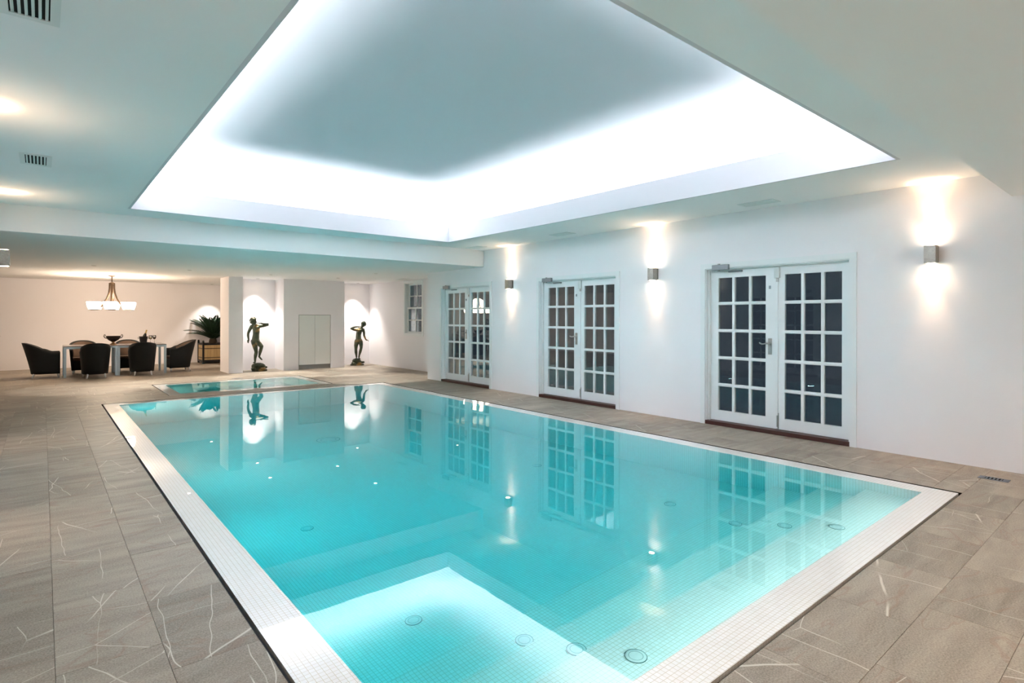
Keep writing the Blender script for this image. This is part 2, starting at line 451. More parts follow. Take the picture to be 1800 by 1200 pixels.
def view_px(P):
    v = Vector(P) - Vector((0, 0, H_CAM)); z = v.dot(_F)
    if z < 0.05: return None
    return 900 + F_PX * v.dot(_r) / z, 559.2 - F_PX * v.dot(_u) / z
tiles = []
def lay(x0, x1, y0, y1, along, wid, length, start_w, start_l, holes=()):
    """running bond of stone tiles; `along` is the axis of the long side"""
    g = 0.0008
    if along == 'x': a0, a1, b0, b1 = x0, x1, y0, y1
    else: a0, a1, b0, b1 = y0, y1, x0, x1
    k0 = math.floor((b0 - start_w) / wid) - 1
    for k in range(k0, k0 + 400):
        lo, hi = start_w + k * wid, start_w + (k + 1) * wid
        if lo >= b1: break
        lo, hi = max(lo, b0), min(hi, b1)
        if hi - lo < 0.012: continue
        shift = start_l + (k % 2) * length * 0.5 + (k % 3) * 0.11
        j0 = math.floor((a0 - shift) / length) - 1
        for j in range(j0, j0 + 400):
            s0, s1 = shift + j * length, shift + (j + 1) * length
            if s0 >= a1: break
            s0, s1 = max(s0, a0), min(s1, a1)
            if s1 - s0 < 0.012: continue
            r = [s0, s1, lo, hi] if along == 'x' else [lo, hi, s0, s1]
            segs = [r]
            for h in holes:
                nxt = []
                for q in segs:
                    if q[1] <= h[0] or q[0] >= h[1] or q[3] <= h[2] or q[2] >= h[3]: nxt.append(q); continue
                    if q[0] < h[0]: nxt.append([q[0], h[0], q[2], q[3]])
                    if q[1] > h[1]: nxt.append([h[1], q[1], q[2], q[3]])
                    m0, m1 = max(q[0], h[0]), min(q[1], h[1])
                    if q[2] < h[2]: nxt.append([m0, m1, q[2], h[2]])
                    if q[3] > h[3]: nxt.append([m0, m1, h[3], q[3]])
                segs = nxt
            for q in segs:
                if q[1] - q[0] > 0.012 and q[3] - q[2] > 0.012: tiles.append((q[0] + g, q[1] - g, q[2] + g, q[3] - g))
lay(XL, PX0 - SL, YBACK, PY1 + SL, 'y', 0.362, 0.71, 0.042, 0.02)
lay(-3.45, XL, YB + .15, PY1 + SL, 'y', 0.362, 0.71, 0.042, 0.02)
lay(PX0 - SL, XR, YBACK, PY0 - SL, 'x', 0.351, 0.71, PY0 - SL, 0.40)
lay(PX1 + SL, XR, PY0 - SL, PY1 + SL, 'x', 0.37, 0.71, 1.00, 5.49, holes=[(XR - 0.0, XR + .1, 11.2, 12)])
lay(-3.45, XA, PY1 + SL, YEND, 'x', 0.36, 0.71, PY1 + SL, 0.1, holes=[(SX0 - SL, SX1 + SL, SY0 - SL, SY1 + SL)])
def tile_score(t):
    pts = [view_px((x, y, 0)) for x in t[:2] for y in t[2:]]
    if any(p is None for p in pts): return 0
    xs = [p[0] for p in pts]; ys = [p[1] for p in pts]
    if max(xs) < 0 or min(xs) > 1800 or max(ys) < 0 or min(ys) > 1200: return 0
    wv = min(max(xs), 1800) - max(min(xs), 0); hv = min(max(ys), 1200) - max(min(ys), 0)
    if hv < 2.5: return 0
    return wv * hv
tiles.sort(key=tile_score, reverse=True)
cache = {}
rest = MB()
for i, t in enumerate(tiles):
    lx, ly = t[1] - t[0], t[3] - t[2]
    if i < 290 and tile_score(t) > 0:
        key = (round(lx, 3), round(ly, 3))
        if key not in cache:
            b = MB(); hx, hy = lx / 2, ly / 2; c = 0.0006
            b.add([(-hx, -hy, -.012), (hx, -hy, -.012), (hx, hy, -.012), (-hx, hy, -.012),
                   (-hx, -hy, -c), (hx, -hy, -c), (hx, hy, -c), (-hx, hy, -c),
                   (-hx + c, -hy + c, 0), (hx - c, -hy + c, 0), (hx - c, hy - c, 0), (-hx + c, hy - c, 0)],
                  [(0, 1, 5, 4), (1, 2, 6, 5), (2, 3, 7, 6), (3, 0, 4, 7), (4, 5, 9, 8), (5, 6, 10, 9), (6, 7, 11, 10), (7, 4, 8, 11), (8, 9, 10, 11)])
            cache[key] = b.mesh('stone_tile', 'stone')
        place('stone_tile', cache[key], floor, ((t[0] + t[1]) / 2, (t[2] + t[3]) / 2, random.uniform(-0.0006, 0.0)))
    else:
        rest.box(t[0], t[1], t[2], t[3], -0.012, -0.0003)
tag(rest.build('stone_paving', 'stone', floor), kind='stuff')

# --- walls
def wall_x(name, x0, x1, y0, y1, z1, holes=(), label='', mat='wall'):
    b = MB(); rect_with_holes(b, y0, y1, 0, z1, list(holes), lambda a, c, d, e: b.box(x0, x1, a, c, d, e))
    return struct(b.build(name, mat), label, 'wall')
def wall_y(name, y0, y1, x0, x1, z1, holes=(), label='', z0=0.0):
    b = MB(); rect_with_holes(b, x0, x1, z0, z1, list(holes), lambda a, c, d, e: b.box(a, c, y0, y1, d, e))
    return struct(b.build(name, 'wall'), label, 'wall')
dh = lambda ys: [(y - OPW, y + OPW, 0, OPH) for y in ys]
wall_x('wall_right', XR, XR + .16, YBACK, 11.2, ZC, dh(DOORS_Y), 'white rendered wall with three pairs of glazed doors beside the pool')
LEFT_DOORS = (3.285, 6.61)
wall_x('wall_left', XL - .16, XL, YBACK, YB, ZC, dh(LEFT_DOORS), 'white wall on the left side of the pool')
wall_y('wall_near', YBACK - .15, YBACK, XL - .16, XR + .16, ZC, label='white end wall behind the near end of the pool')
wall_y('wall_return_right', 11.2, 11.35, XR, XA, ZD, label='short white return wall beside the furthest pair of doors')
wall_y('wall_return_left', YB, YB + .15, -3.6, XL, ZC, label='white return wall where the dining end widens to the left')
WY0, WY1, WZ0, WZ1 = 13.13, 14.05, 0.99, 2.39
wall_x('wall_alcove', XA, XA + .16, 11.2, 16.45, ZD, [(WY0, WY1, WZ0, WZ1)], 'white alcove side wall with the small sash window')
wall_y('wall_far', YEND, YEND + .15, -3.6, 5.2, ZD, label='plain back wall behind the dining table')
wall_x('wall_dining_left', -3.6, -3.45, YB, YEND, ZD, label='far left wall of the dining end')
wall_x('wall_dining_right', 5.05, 5.2, 16.45, YEND, ZD, label='dining wall behind the statue niches')
wall_y('wall_niche_back', 16.3, 16.45, 3.63, XA + .16, ZD, label='white back wall of the two statue niches')
wall_y('wall_pier', 15.56, 16.3, 3.63, 3.965, ZD, label='white pier between the dining table and the flute player statue')
CX0, CX1, CZ1 = 5.385, 6.285, 1.505
wall_y('wall_block', 15.56, 16.3, 4.985, 6.69, ZD, [(CX0, CX1, 0.0, CZ1)], label='white projecting block between the two statue niches with a cupboard')

# --- ceilings
b = MB()
rect_with_holes(b, XL - .16, XR + .16, YBACK - .15, YB + .15, [(RX0 - .028, RX1 + .028, RY0 - .028, RY1 + .028)], lambda a, c, d, e: b.box(a, c, d, e, ZC, ZC + .06))
ceiling = struct(b.build('ceiling', 'ceiling'), 'flat white ceiling around the lit recess over the pool', 'ceiling')
b = MB()
FT = 0.028; FZ = 3.085
b.box(RX0 - FT, RX0, RY0 - FT, RY1 + FT, ZC, FZ); b.box(RX1, RX1 + FT, RY0 - FT, RY1 + FT, ZC, FZ)
b.box(RX0, RX1, RY0 - FT, RY0, ZC, FZ); b.box(RX0, RX1, RY1, RY1 + FT, ZC, FZ)
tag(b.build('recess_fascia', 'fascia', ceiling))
b = MB()
TO = 0.66
prof = [(TO, ZC + .06), (TO, 3.12)]
RV, CZ = 1.0, 3.60
for i in range(1, 17):
    t = i / 16 * PI / 2; prof.append((TO - RV * (1 - math.cos(t)), 3.12 + (CZ - 3.12) * math.sin(t)))
def ring(o, z): return [(RX0 - o, RY0 - o, z), (RX1 + o, RY0 - o, z), (RX1 + o, RY1 + o, z), (RX0 - o, RY1 + o, z)]
rings = [ring(o, z) for o, z in prof]
for sde in range(4):
    vs = []; fs = []
    for r in rings: vs += [r[sde], r[(sde + 1) % 4]]
    for i in range(len(rings) - 1): fs.append((2 * i, 2 * i + 2, 2 * i + 3, 2 * i + 1))
    b.add(vs, fs, True)
b.add(rings[-1], [(0, 1, 2, 3)])
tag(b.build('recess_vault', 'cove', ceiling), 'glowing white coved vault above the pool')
b = MB()
b.box(-3.6, XR + .16, YB, YEND + .15, ZD, ZC + .06); b.box(XR + .16, XA + .16, 11.2, 16.45, ZD, ZC)
struct(b.build('ceiling_dining', 'ceiling'), 'lowered flat ceiling over the dining end beyond the beam', 'ceiling')
b = MB(); b.box(XL - .16, XR + .16, YBACK - .15, YN, ZN, ZC)
struct(b.build('ceiling_near', 'ceiling'), 'lowered ceiling over the near end of the pool hall', 'ceiling')

# ------------------------------------------------------------------ pool
BW = 0.20
def basin_border(b, x0, x1, y0, y1, z=-0.004):
    h = 0.024
    b.box(x0, x0 + BW, y0, y1, z - h, z); b.box(x1 - BW, x1, y0, y1, z - h, z)
    b.box(x0 + BW, x1 - BW, y0, y0 + BW, z - h, z); b.box(x0 + BW, x1 - BW, y1 - BW, y1, z - h, z)
ix0, ix1, iy0, iy1 = PX0 + BW, PX1 - BW, PY0 + BW, PY1 - BW
STEPS = [(1.80, -0.265), (2.185, -0.545), (2.59, -0.82)]
fz = lambda y: -1.1 - 0.124 * (y - 3.17)
pool = empty('swimming_pool', (0, 0, 0))
struct(pool, 'long rectangular swimming pool with a cream mosaic border', 'pool')
b = MB(); basin_border(b, PX0, PX1, PY0, PY1); b.build('border', 'wet_mosaic', pool)
b = MB()
pr = [(iy0, -0.028), (iy0, STEPS[0][1])]
for k, (ye, z) in enumerate(STEPS):
    pr.append((ye, z)); pr.append((ye, STEPS[k + 1][1] if k + 1 < len(STEPS) else fz(ye)))
pr += [(iy1, fz(iy1)), (iy1, -0.028)]
vs = [];
for y, z in pr: vs += [(ix0, y, z), (ix1, y, z)]
fs = [(2 * i, 2 * i + 1, 2 * i + 3, 2 * i + 2) for i in range(len(pr) - 1)]
b.add(vs, fs)
for x in (ix0, ix1):
    b.add([(x, iy0, -.028), (x, iy1, -.028), (x, iy1, fz(iy1)), (x, iy0, fz(iy1))], [(0, 1, 2, 3)])
b.build('basin', 'mosaic', pool)
# overflow slot
def slot_ring(x0, x1, y0, y1, parent):
    b = MB(); s = SL
    for (a, c, d, e) in ((x0 - s, x0, y0 - s, y1 + s), (x1, x1 + s, y0 - s, y1 + s), (x0, x1, y0 - s, y0), (x0, x1, y1, y1 + s)):
        b.add([(a, d, -.07), (c, d, -.07), (c, e, -.07), (a, e, -.07)], [(0, 1, 2, 3)])
    # dark lining of the channel on the deck side
    t = 0.002
    b.box(x0 - s, x0 - s + t, y0 - s, y1 + s, -.07, -.002); b.box(x1 + s - t, x1 + s, y0 - s, y1 + s, -.07, -.002)
    b.box(x0 - s, x1 + s, y0 - s, y0 - s + t, -.07, -.002); b.box(x0 - s, x1 + s, y1 + s - t, y1 + s, -.07, -.002)
    return b.build('overflow_slot', 'slot', parent)
slot_ring(PX0, PX1, PY0, PY1, pool)
# round fittings on the steps and floor
def fitting(x, y, z, r, parent, tilt=0.0, name='floor_inlet'):
    b = MB()
    b.lathe([(r, 0.0), (r, 0.004), (r * .95, 0.005), (r * .95, 0.0)], 28, caps=False)
    o = b.build(name, 'gasket', parent); o.location = (x, y, z + .001); o.rotation_euler = (tilt, 0, 0)
    d = MB(); d.lathe([(r * .95, 0.003), (r * .90, 0.005), (r * .5, 0.006), (0.001, 0.006)], 28, caps=False)
    q = d.build('cover', 'fitting', o)
    e = MB(); e.lathe([(r * .66, 0.0050), (r * .65, 0.0066), (r * .63, 0.0066), (r * .62, 0.0054)], 28, caps=False); e.build('groove', 'gasket', o)
    return o
for (yy, z) in ((1.62, STEPS[0][1]), (1.995, STEPS[1][1]), (2.40, STEPS[2][1])):
    for xx in (2.10, 4.43): fitting(xx, yy, z, 0.052, pool)
TL = -math.atan(0.124)
for (xx, yy) in ((1.83, 3.17), (4.63, 3.17), (1.83, 5.06), (4.63, 5.06)): fitting(xx, yy, fz(yy), 0.055, pool, TL)
fitting(3.26, 8.15, fz(8.15), 0.17, pool, TL, 'main_drain')
b = MB(); b.box(ix0 - .008, ix1 + .008, iy0 - .008, iy1 + .008, -2.4, -0.006)
tag(b.build('pool_water', 'water'), 'clear still turquoise water filling the long swimming pool', 'water', kind='stuff')

# added unseen lamps in the left and near basin walls, brightening the water
POOL_FILL = 4.5
def pool_fill_lamp(loc, rz, k=1.0, parent=None):
    d = empty('added_underwater_lamp', loc, rz); d.parent = parent or pool
    m = MB(); m.lathe([(.10, 0), (.10, .008), (.082, .014), (.080, .004)], 24, caps=False)
    r = m.build('fill_lamp_ring', 'chrome', d); r.rotation_euler = (0, PI / 2, 0)
    l = bpy.data.lights.new('underwater_fill', 'AREA'); l.shape = 'DISK'; l.size = .15; l.energy = POOL_FILL * k; l.color = (0.93, 0.98, 1.0)
    o = bpy.data.objects.new('underwater_fill', l); COL.objects.link(o); o.parent = d; o.location = (.012, 0, 0); o.rotation_euler = (0, -PI / 2, 0)
for yy, pw in ((3.4, .35), (5.3, .8), (7.2, 1.4), (9.1, 1.4), (10.6, 0.7)): pool_fill_lamp((ix0 + .001, yy, -0.50), 0.0, pw)
# added fill strips on the unseen step risers, to brighten the treads
for yy, zz, STRIP_W in ((iy0, -0.10, 1.9), (STEPS[0][0], -0.33, 1.0), (STEPS[1][0], -0.61, 0.4), (STEPS[2][0], -0.88, 0.3)):
    m = MB(); m.box(ix0 + .25, ix1 - .25, yy + .0005, yy + .006, zz - .014, zz + .014); m.build('step_fill_strip', 'fitting', pool)
    l = bpy.data.lights.new('step_fill_light', 'AREA'); l.shape = 'RECTANGLE'; l.size = ix1 - ix0 - .5; l.size_y = .022; l.energy = STRIP_W; l.color = (1.0, 0.94, 0.89)
    o = bpy.data.objects.new('step_fill_light', l); COL.objects.link(o); o.parent = pool; o.location = (3.26, yy + .008, zz); o.rotation_euler = (PI / 2 - .25, 0, 0)


# spa
spa = empty('spa_pool', (0, 0, 0)); struct(spa, 'small square spa pool with cream mosaic border beyond the big pool', 'pool')
b = MB(); basin_border(b, SX0, SX1, SY0, SY1); b.build('border', 'wet_mosaic', spa)
a0, a1, c0, c1 = SX0 + BW, SX1 - BW, SY0 + BW, SY1 - BW
b = MB(); bz, wz, bw = -0.42, -0.92, 0.42
def rring(o, z): return [(a0 + o, c0 + o, z), (a1 - o, c0 + o, z), (a1 - o, c1 - o, z), (a0 + o, c1 - o, z)]
rr = [rring(0, -.028), rring(0, bz), rring(bw, bz), rring(bw, wz)]
for i in range(3):
    for k in range(4):
        b.add([rr[i][k], rr[i][(k + 1) % 4], rr[i + 1][(k + 1) % 4], rr[i + 1][k]], [(0, 1, 2, 3)])
b.add(rr[3], [(0, 1, 2, 3)])
b.build('bench_basin', 'mosaic', spa)
slot_ring(SX0, SX1, SY0, SY1, spa)
for xx in (2.6, 4.0):  # added lamps on the hidden near side, to light up the spa water
    pool_fill_lamp((xx, c0 + .001, -0.24), PI / 2, .18, spa)
fitting(3.3, 12.9, wz, 0.09, spa, 0, 'main_drain')
b = MB(); b.box(a0 - .008, a1 + .008, c0 - .008, c1 + .008, -1.1, -0.006)
tag(b.build('spa_water', 'water'), 'clear pale green water in the small spa pool', 'water', kind='stuff')

# ------------------------------------------------------------------ glazed doors
ZT = 0.055; ZLT = 2.065; LD0, LD1 = 0.085, 0.130
COLS = [[-0.751, -0.559, -0.519, -0.331, -0.294, -0.106], [0.131, 0.321, 0.361, 0.547, 0.587, 0.775]]
ROWS = [(0.19 + i * 0.3637, 0.19 + i * 0.3637 + 0.323) for i in range(5)]
def make_door(name):
    d = empty(name)
    # architrave round the opening, flat on the wall
    b = MB(); aw = 0.068
    b.box(-OPW - aw, -OPW, -.018, 0, 0, OPH + aw); b.box(OPW, OPW + aw, -.018, 0, 0, OPH + aw); b.box(-OPW, OPW, -.018, 0, OPH, OPH + aw)
    b.build('architrave', 'gloss_white', d)
    # jamb lining with rebates
    b = MB(); e = 0.0
    for s in (-1, 1):
        x0, x1 = sorted((s * OPW, s * (OPW - 0.014))); b.box(x0, x1, 0, .16, 0, OPH)
        x0, x1 = sorted((s * (OPW - .014), s * (OPW - 0.030))); b.box(x0, x1, .045, .16, 0, OPH - .012)
    b.box(-OPW, OPW, 0, .16, OPH - .012, OPH); b.box(-OPW + .03, OPW - .03, .045, .16, OPH - .024, OPH - .012)
    b.build('door_frame', 'gloss_white', d)
    b = MB(); b.bbox(-OPW, OPW, -.016, .17, 0.0, ZT - .004, 0.006); b.build('threshold', 'threshold', d)
    for k, (l0, l1) in enumerate(((-0.858, 0.0235), (0.0265, 0.858))):
        cs = COLS[k]; b = MB()
        b.box(l0, cs[0], LD0, LD1, ZT, ZLT); b.box(cs[5], l1, LD0, LD1, ZT, ZLT)
        b.box(cs[0], cs[5], LD0, LD1, ZT, ROWS[0][0]); b.box(cs[0], cs[5], LD0, LD1, ROWS[4][1], ZLT)
        if k == 0: b.box(l1 - .002, l1 + .030, LD0 - .012, LD0, ZT + .01, ZLT - .01)   # meeting bead
        leaf = b.build('door_leaf', 'gloss_white', d)
        def bar(x0, x1, z0, z1, vert):
            m = MB(); q = 0.007
            if vert: P = [(x0, LD0 + q), (x0 + q, LD0), (x1 - q, LD0), (x1, LD0 + q), (x1, LD1), (x0, LD1)]; ps = [[(p[0], p[1], z) for p in P] for z in (z0, z1)]
            else: P = [(z0, LD0 + q), (z0 + q, LD0), (z1 - q, LD0), (z1, LD0 + q), (z1, LD1), (z0, LD1)]; ps = [[(x, p[1], p[0]) for p in P] for x in (x0, x1)]
            n = len(P); m.add(ps[0] + ps[1], [tuple((i, (i + 1) % n, n + (i + 1) % n, n + i)) for i in range(n)] + [tuple(range(n)), tuple(range(n, 2 * n))])
            m.build('glazing_bar', 'gloss_white', leaf)
        for i in (1, 3): bar(cs[i], cs[i + 1], ROWS[0][0], ROWS[4][1], True)
        for r in range(4): bar(cs[0], cs[5], ROWS[r][1], ROWS[r + 1][0], False)
        for i in (0, 2, 4):
            for r in ROWS:
                m = MB(); m.box(cs[i] - .006, cs[i + 1] + .006, LD0 + .018, LD0 + .023, r[0] - .006, r[1] + .006); m.build('pane', 'pane', leaf)
        if k == 0:
            m = MB(); hx = -0.048
            m.bbox(hx - .024, hx + .024, LD0 - .009, LD0, 0.975, 1.175, .004)
            m.lathe([(0.020, 0), (0.020, .012), (0.012, .02), (0.011, .035)], 14, (0, 0, 0))
            n0 = 14 * 4
            for i in range(len(m.v) - n0, len(m.v)):
                x, y, z = m.v[i]; m.v[i] = (hx + x, LD0 - .009 - z, 1.112 + y)
            m.tube([(hx, LD0 - .042, 1.112), (hx - .03, LD0 - .046, 1.112), (hx - .06, LD0 - .047, 1.105), (hx - .085, LD0 - .047, 1.103), (hx - .105, LD0 - .047, 1.112), (hx - .118, LD0 - .047, 1.122)], [.010, .009, .008, .008, .010, .006], 8)
            m.lathe([(.006, 0), (.006, .004)], 10, (hx, LD0 - .010, 1.03))
            m.build('lever_handle', 'steel', leaf)
            m = MB(); m.box(-.062, -.040, LD0 - .010, LD0, 1.795, 1.835); m.build('lock_cylinder', 'closer', leaf)
        else:
            m = MB(); m.box(.034, .062, LD0 - .010, LD0, ZT + .005, ZT + .20); m.box(.040, .056, LD0 - .018, LD0 - .010, ZT + .03, ZT + .17); m.build('bolt', 'steel', leaf)
            m = MB(); m.bbox(.012, .076, LD0 - .034, LD0 - .004, 1.925, ZLT - .004, .004); m.build('latch_cover', 'vent', leaf)
            m = MB(); m.box(.030, .058, LD0 - .016, LD0, 1.878, 1.925); m.build('latch', 'steel', leaf)
    # overhead closer at the hinge side
    cl = MB(); cl.bbox(-.765, -.535, -.062, -.018, OPH - .028, OPH + .042, .005); c = cl.build('door_closer', 'closer', d)
    m = MB(); m.tube([(-.675, -.04, OPH + .042), (-.675, -.04, OPH + .055)], .016, 12); m.tube([(-.675, -.04, OPH - .045), (-.675, -.04, OPH - .028)], .014, 12)
    m.build('spindle', 'steel', c)
    m = MB(); m.add([(-.69, -.05, OPH - .046), (-.67, -.05, OPH - .046), (-.55, .06, OPH - .046), (-.57, .07, OPH - .046), (-.69, -.05, OPH - .040), (-.67, -.05, OPH - .040), (-.55, .06, OPH - .040), (-.57, .07, OPH - .040)],
             [(0, 3, 2, 1), (4, 5, 6, 7), (0, 1, 5, 4), (1, 2, 6, 5), (2, 3, 7, 6), (3, 0, 4, 7)])
    m.bbox(-.60, -.41, .060, .086, OPH - .056, OPH - .036, .003)
    m.build('closer_arm', 'closer', c)
    return d
d0 = make_door('door_1')
d0.location = (XR, DOORS_Y[0], 0); d0.rotation_euler = (0, 0, -PI / 2)
struct(d0, 'white glazed double doors nearest the camera in the right wall', 'door')
for nm, x, y, rz, lb in (('door_2', XR, DOORS_Y[1], -PI / 2, 'white glazed double doors in the middle of the right wall between two wall lights'),
                         ('door_3', XR, DOORS_Y[2], -PI / 2, 'white glazed double doors furthest along the right wall reflecting the chandelier'),
                         ('door_4', XL, LEFT_DOORS[0], PI / 2, 'white glazed double doors in the left wall nearer the camera'),
                         ('door_5', XL, LEFT_DOORS[1], PI / 2, 'white glazed double doors in the left wall further from the camera')):
    c = copy_tree(d0); c.name = nm; c.location = (x, y, 0); c.rotation_euler = (0, 0, rz); struct(c, lb, 'door')

# ------------------------------------------------------------------ sash window in the alcove wall
def make_window():
    d = empty('window_1', (XA, (WY0 + WY1) / 2, 0), -PI / 2); hw = (WY1 - WY0) / 2
    struct(d, 'small white sash window with eight panes in the alcove wall', 'window')
    b = MB(); a = .065
    b.box(-hw - a, -hw, -.018, 0, WZ0 - a, WZ1 + a); b.box(hw, hw + a, -.018, 0, WZ0 - a, WZ1 + a); b.box(-hw, hw, -.018, 0, WZ1, WZ1 + a); b.box(-hw, hw, -.022, 0, WZ0 - a, WZ0)
    b.build('window_frame', 'gloss_white', d)
    b = MB(); t = .012
    b.box(-hw, -hw + t, 0, .16, WZ0, WZ1); b.box(hw - t, hw, 0, .16, WZ0, WZ1); b.box(-hw, hw, 0, .16, WZ1 - t, WZ1); b.box(-hw, hw, 0, .16, WZ0, WZ0 + t)
    b.build('window_lining', 'gloss_white', d)
    zm = (WZ0 + WZ1) / 2 + .01
    for (z0, z1, y0, y1, st) in ((WZ0 + t, zm + .02, .070, .105, .05), (zm - .02, WZ1 - t, .110, .145, .05)):
        x0, x1 = -hw + t, hw - t; s = MB()
        s.box(x0, x0 + st, y0, y1, z0, z1); s.box(x1 - st, x1, y0, y1, z0, z1); s.box(x0 + st, x1 - st, y0, y1, z0, z0 + .045); s.box(x0 + st, x1 - st, y0, y1, z1 - .045, z1)
        sash = s.build('sash', 'gloss_white', d)
        gx0, gx1, gz0, gz1 = x0 + st, x1 - st, z0 + .045, z1 - .045; xm, zc = (gx0 + gx1) / 2, (gz0 + gz1) / 2
        m = MB(); m.box(xm - .013, xm + .013, y0 + .002, y1, gz0, gz1); m.build('glazing_bar', 'gloss_white', sash)
        m = MB(); m.box(gx0, gx1, y0 + .004, y1, zc - .013, zc + .013); m.build('glazing_bar', 'gloss_white', sash)
        for p0, p1 in ((gx0, xm - .013), (xm + .013, gx1)):
            for q0, q1 in ((gz0, zc - .013), (zc + .013, gz1)):
                m = MB(); m.box(p0, p1, y0 + .015, y0 + .02, q0, q1); m.build('pane', 'pane', sash)
    m = MB(); m.box(-.05, .05, .052, .070, zm + .020, zm + .034); m.box(-.018, .018, .05, .066, zm + .034, zm + .05); m.build('sash_catch', 'closer', d)
make_window()

# ------------------------------------------------------------------ wall lights
def spot(name, loc, rot, power, color, angle, blend, size, parent=None):
    l = bpy.data.lights.new(name, 'SPOT'); l.energy = power; l.color = color; l.spot_size = math.radians(angle); l.spot_blend = blend; l.shadow_soft_size = size
    o = bpy.data.objects.new(name, l); COL.objects.link(o); o.location = loc; o.rotation_euler = rot
    if parent: o.parent = parent
    return o
def make_sconce():
    d = empty('wall_light')
    b = MB(); b.bbox(-.050, .050, -.135, -.040, -.088, .088, .003)
    # hollow ends that hold the lamps
    b.build('lamp_body', 'nickel', d)
    b = MB(); b.bbox(-.045, .045, -.018, 0, -.075, .085, .003); b.box(-.02, .02, -.042, -.018, -.05, .06); b.build('wall_plate', 'nickel', d)
    for s, pw in ((1, SCONCE_UP), (-1, SCONCE_DN)):
        m = MB(); m.lathe([(.036, 0), (.036, .003), (.030, .004), (.001, .004)], 20, (0, 0, 0), caps=False)
        o = m.build('lamp_lens', 'lamp', d); o.location = (0, -.088, s * .0885); o.rotation_euler = (0 if s > 0 else PI, 0, 0)
        spot('sconce_beam', (0, -.080, s * .098), (PI if s > 0 else 0, 0, 0), pw, WARM, 46, 1.0, .016, d)
        spot('sconce_spill', (0, -.088, s * .098), (PI if s > 0 else 0, 0, 0), pw * .17, WARM, 135, 1.0, .018, d)
    return d
sc0 = make_sconce()
def put_sconce(first, x, y, rz, lb):
    c = sc0 if first else copy_tree(sc0)
    c.location = (x, y, 2.068); c.rotation_euler = (0, 0, rz); tag(c, lb, 'wall light', 'up and down wall lights of the pool hall')
put_sconce(True, XR, 1.633, -PI / 2, 'brushed nickel up-down wall light right of the nearest glazed doors')
put_sconce(False, XR, 4.984, -PI / 2, 'brushed nickel up-down wall light between the two nearer pairs of doors')
put_sconce(False, XR, 8.281, -PI / 2, 'brushed nickel up-down wall light between the two further pairs of doors')
put_sconce(False, XL, 8.29, PI / 2, 'nickel up-down wall light at the left edge above the dining chairs')
put_sconce(False, XL, 4.95, PI / 2, 'nickel up-down wall light on the left wall between its two pairs of doors')
put_sconce(False, XL, 1.633, PI / 2, 'nickel up-down wall light on the left wall beside the nearer doors')

put_sconce(False, XR, -1.69, -PI / 2, 'added nickel up-down fill light on the right wall behind the camera')  # added pair of wall lights out of view, brightening the near end
put_sconce(False, XL, -1.69, PI / 2, 'added nickel up-down fill light on the left wall behind the camera')

# ------------------------------------------------------------------ downlights
def make_downlight():
    d = empty('downlight')
    m = MB(); m.lathe([(.045, 0), (.045, -.004), (.036, -.006), (.032, .0)], 20, caps=False); m.build('trim_ring', 'steel', d)
    m = MB(); m.lathe([(.032, -.001), (.001, -.001)], 20, caps=False); m.build('lamp_lens', 'lamp', d)
    return d
dl0 = make_downlight()
DLK = 0.7
DL = [(0.80, 14.2, 60, 62, 'small round downlight in the dining ceiling nearest the chandelier'),
      (2.50, 14.15, 60, 62, 'small round downlight in the ceiling between chandelier and pier'),
      (4.27, 14.3, 60, 62, 'small round downlight in the ceiling in front of the flute player statue'),
      (4.44, 15.98, 42, 76, 'small round downlight inside the niche of the flute player statue'),
      (5.97, 14.3, 60, 62, 'small round downlight in the ceiling in front of the white cupboard'),
      (6.04, 12.25, 50, 62, 'small round downlight in the ceiling beyond the right corner of the pool'),
      (7.28, 15.95, 42, 76, 'small round downlight inside the niche beside the sash window'),
      (4.08, 19.60, 40, 80, 'small round downlight in the ceiling above the potted palm')]
for i, (x, y, pw, ang, lb) in enumerate(DL):
    c = dl0 if i == 0 else copy_tree(dl0)
    c.location = (x, y, ZD); tag(c, lb, 'downlight', 'recessed downlights of the lowered ceiling')
    spot('downlight_beam', (0, 0, -.012), (0, 0, 0), pw * DLK, DOWN_C, ang, 0.4, .02, c)

NEAR_FILL_DL = [(x, y) for y in (-0.35, -1.75) for x in (0.6, 2.4, 4.2, 6.0)]  # added downlights out of view, to brighten and warm the near end
for i, (x, y) in enumerate(NEAR_FILL_DL):
    c = copy_tree(dl0)
    for ch in list(c.children):
        if ch.type == 'LIGHT': bpy.data.objects.remove(ch)
    c.location = (x, y, ZN); tag(c, '%s added fill downlight of the %s row in the lowered near ceiling' % (('left end', 'left inner', 'right inner', 'right end')[i % 4], 'beam side' if i < 4 else 'end wall'), 'downlight', 'added downlights of the near ceiling, out of view')
    spot('downlight_beam', (0, 0, -.012), (0, 0, 0), 20.0, (1.0, 0.80, 0.62), 130, 1.0, .03, c)

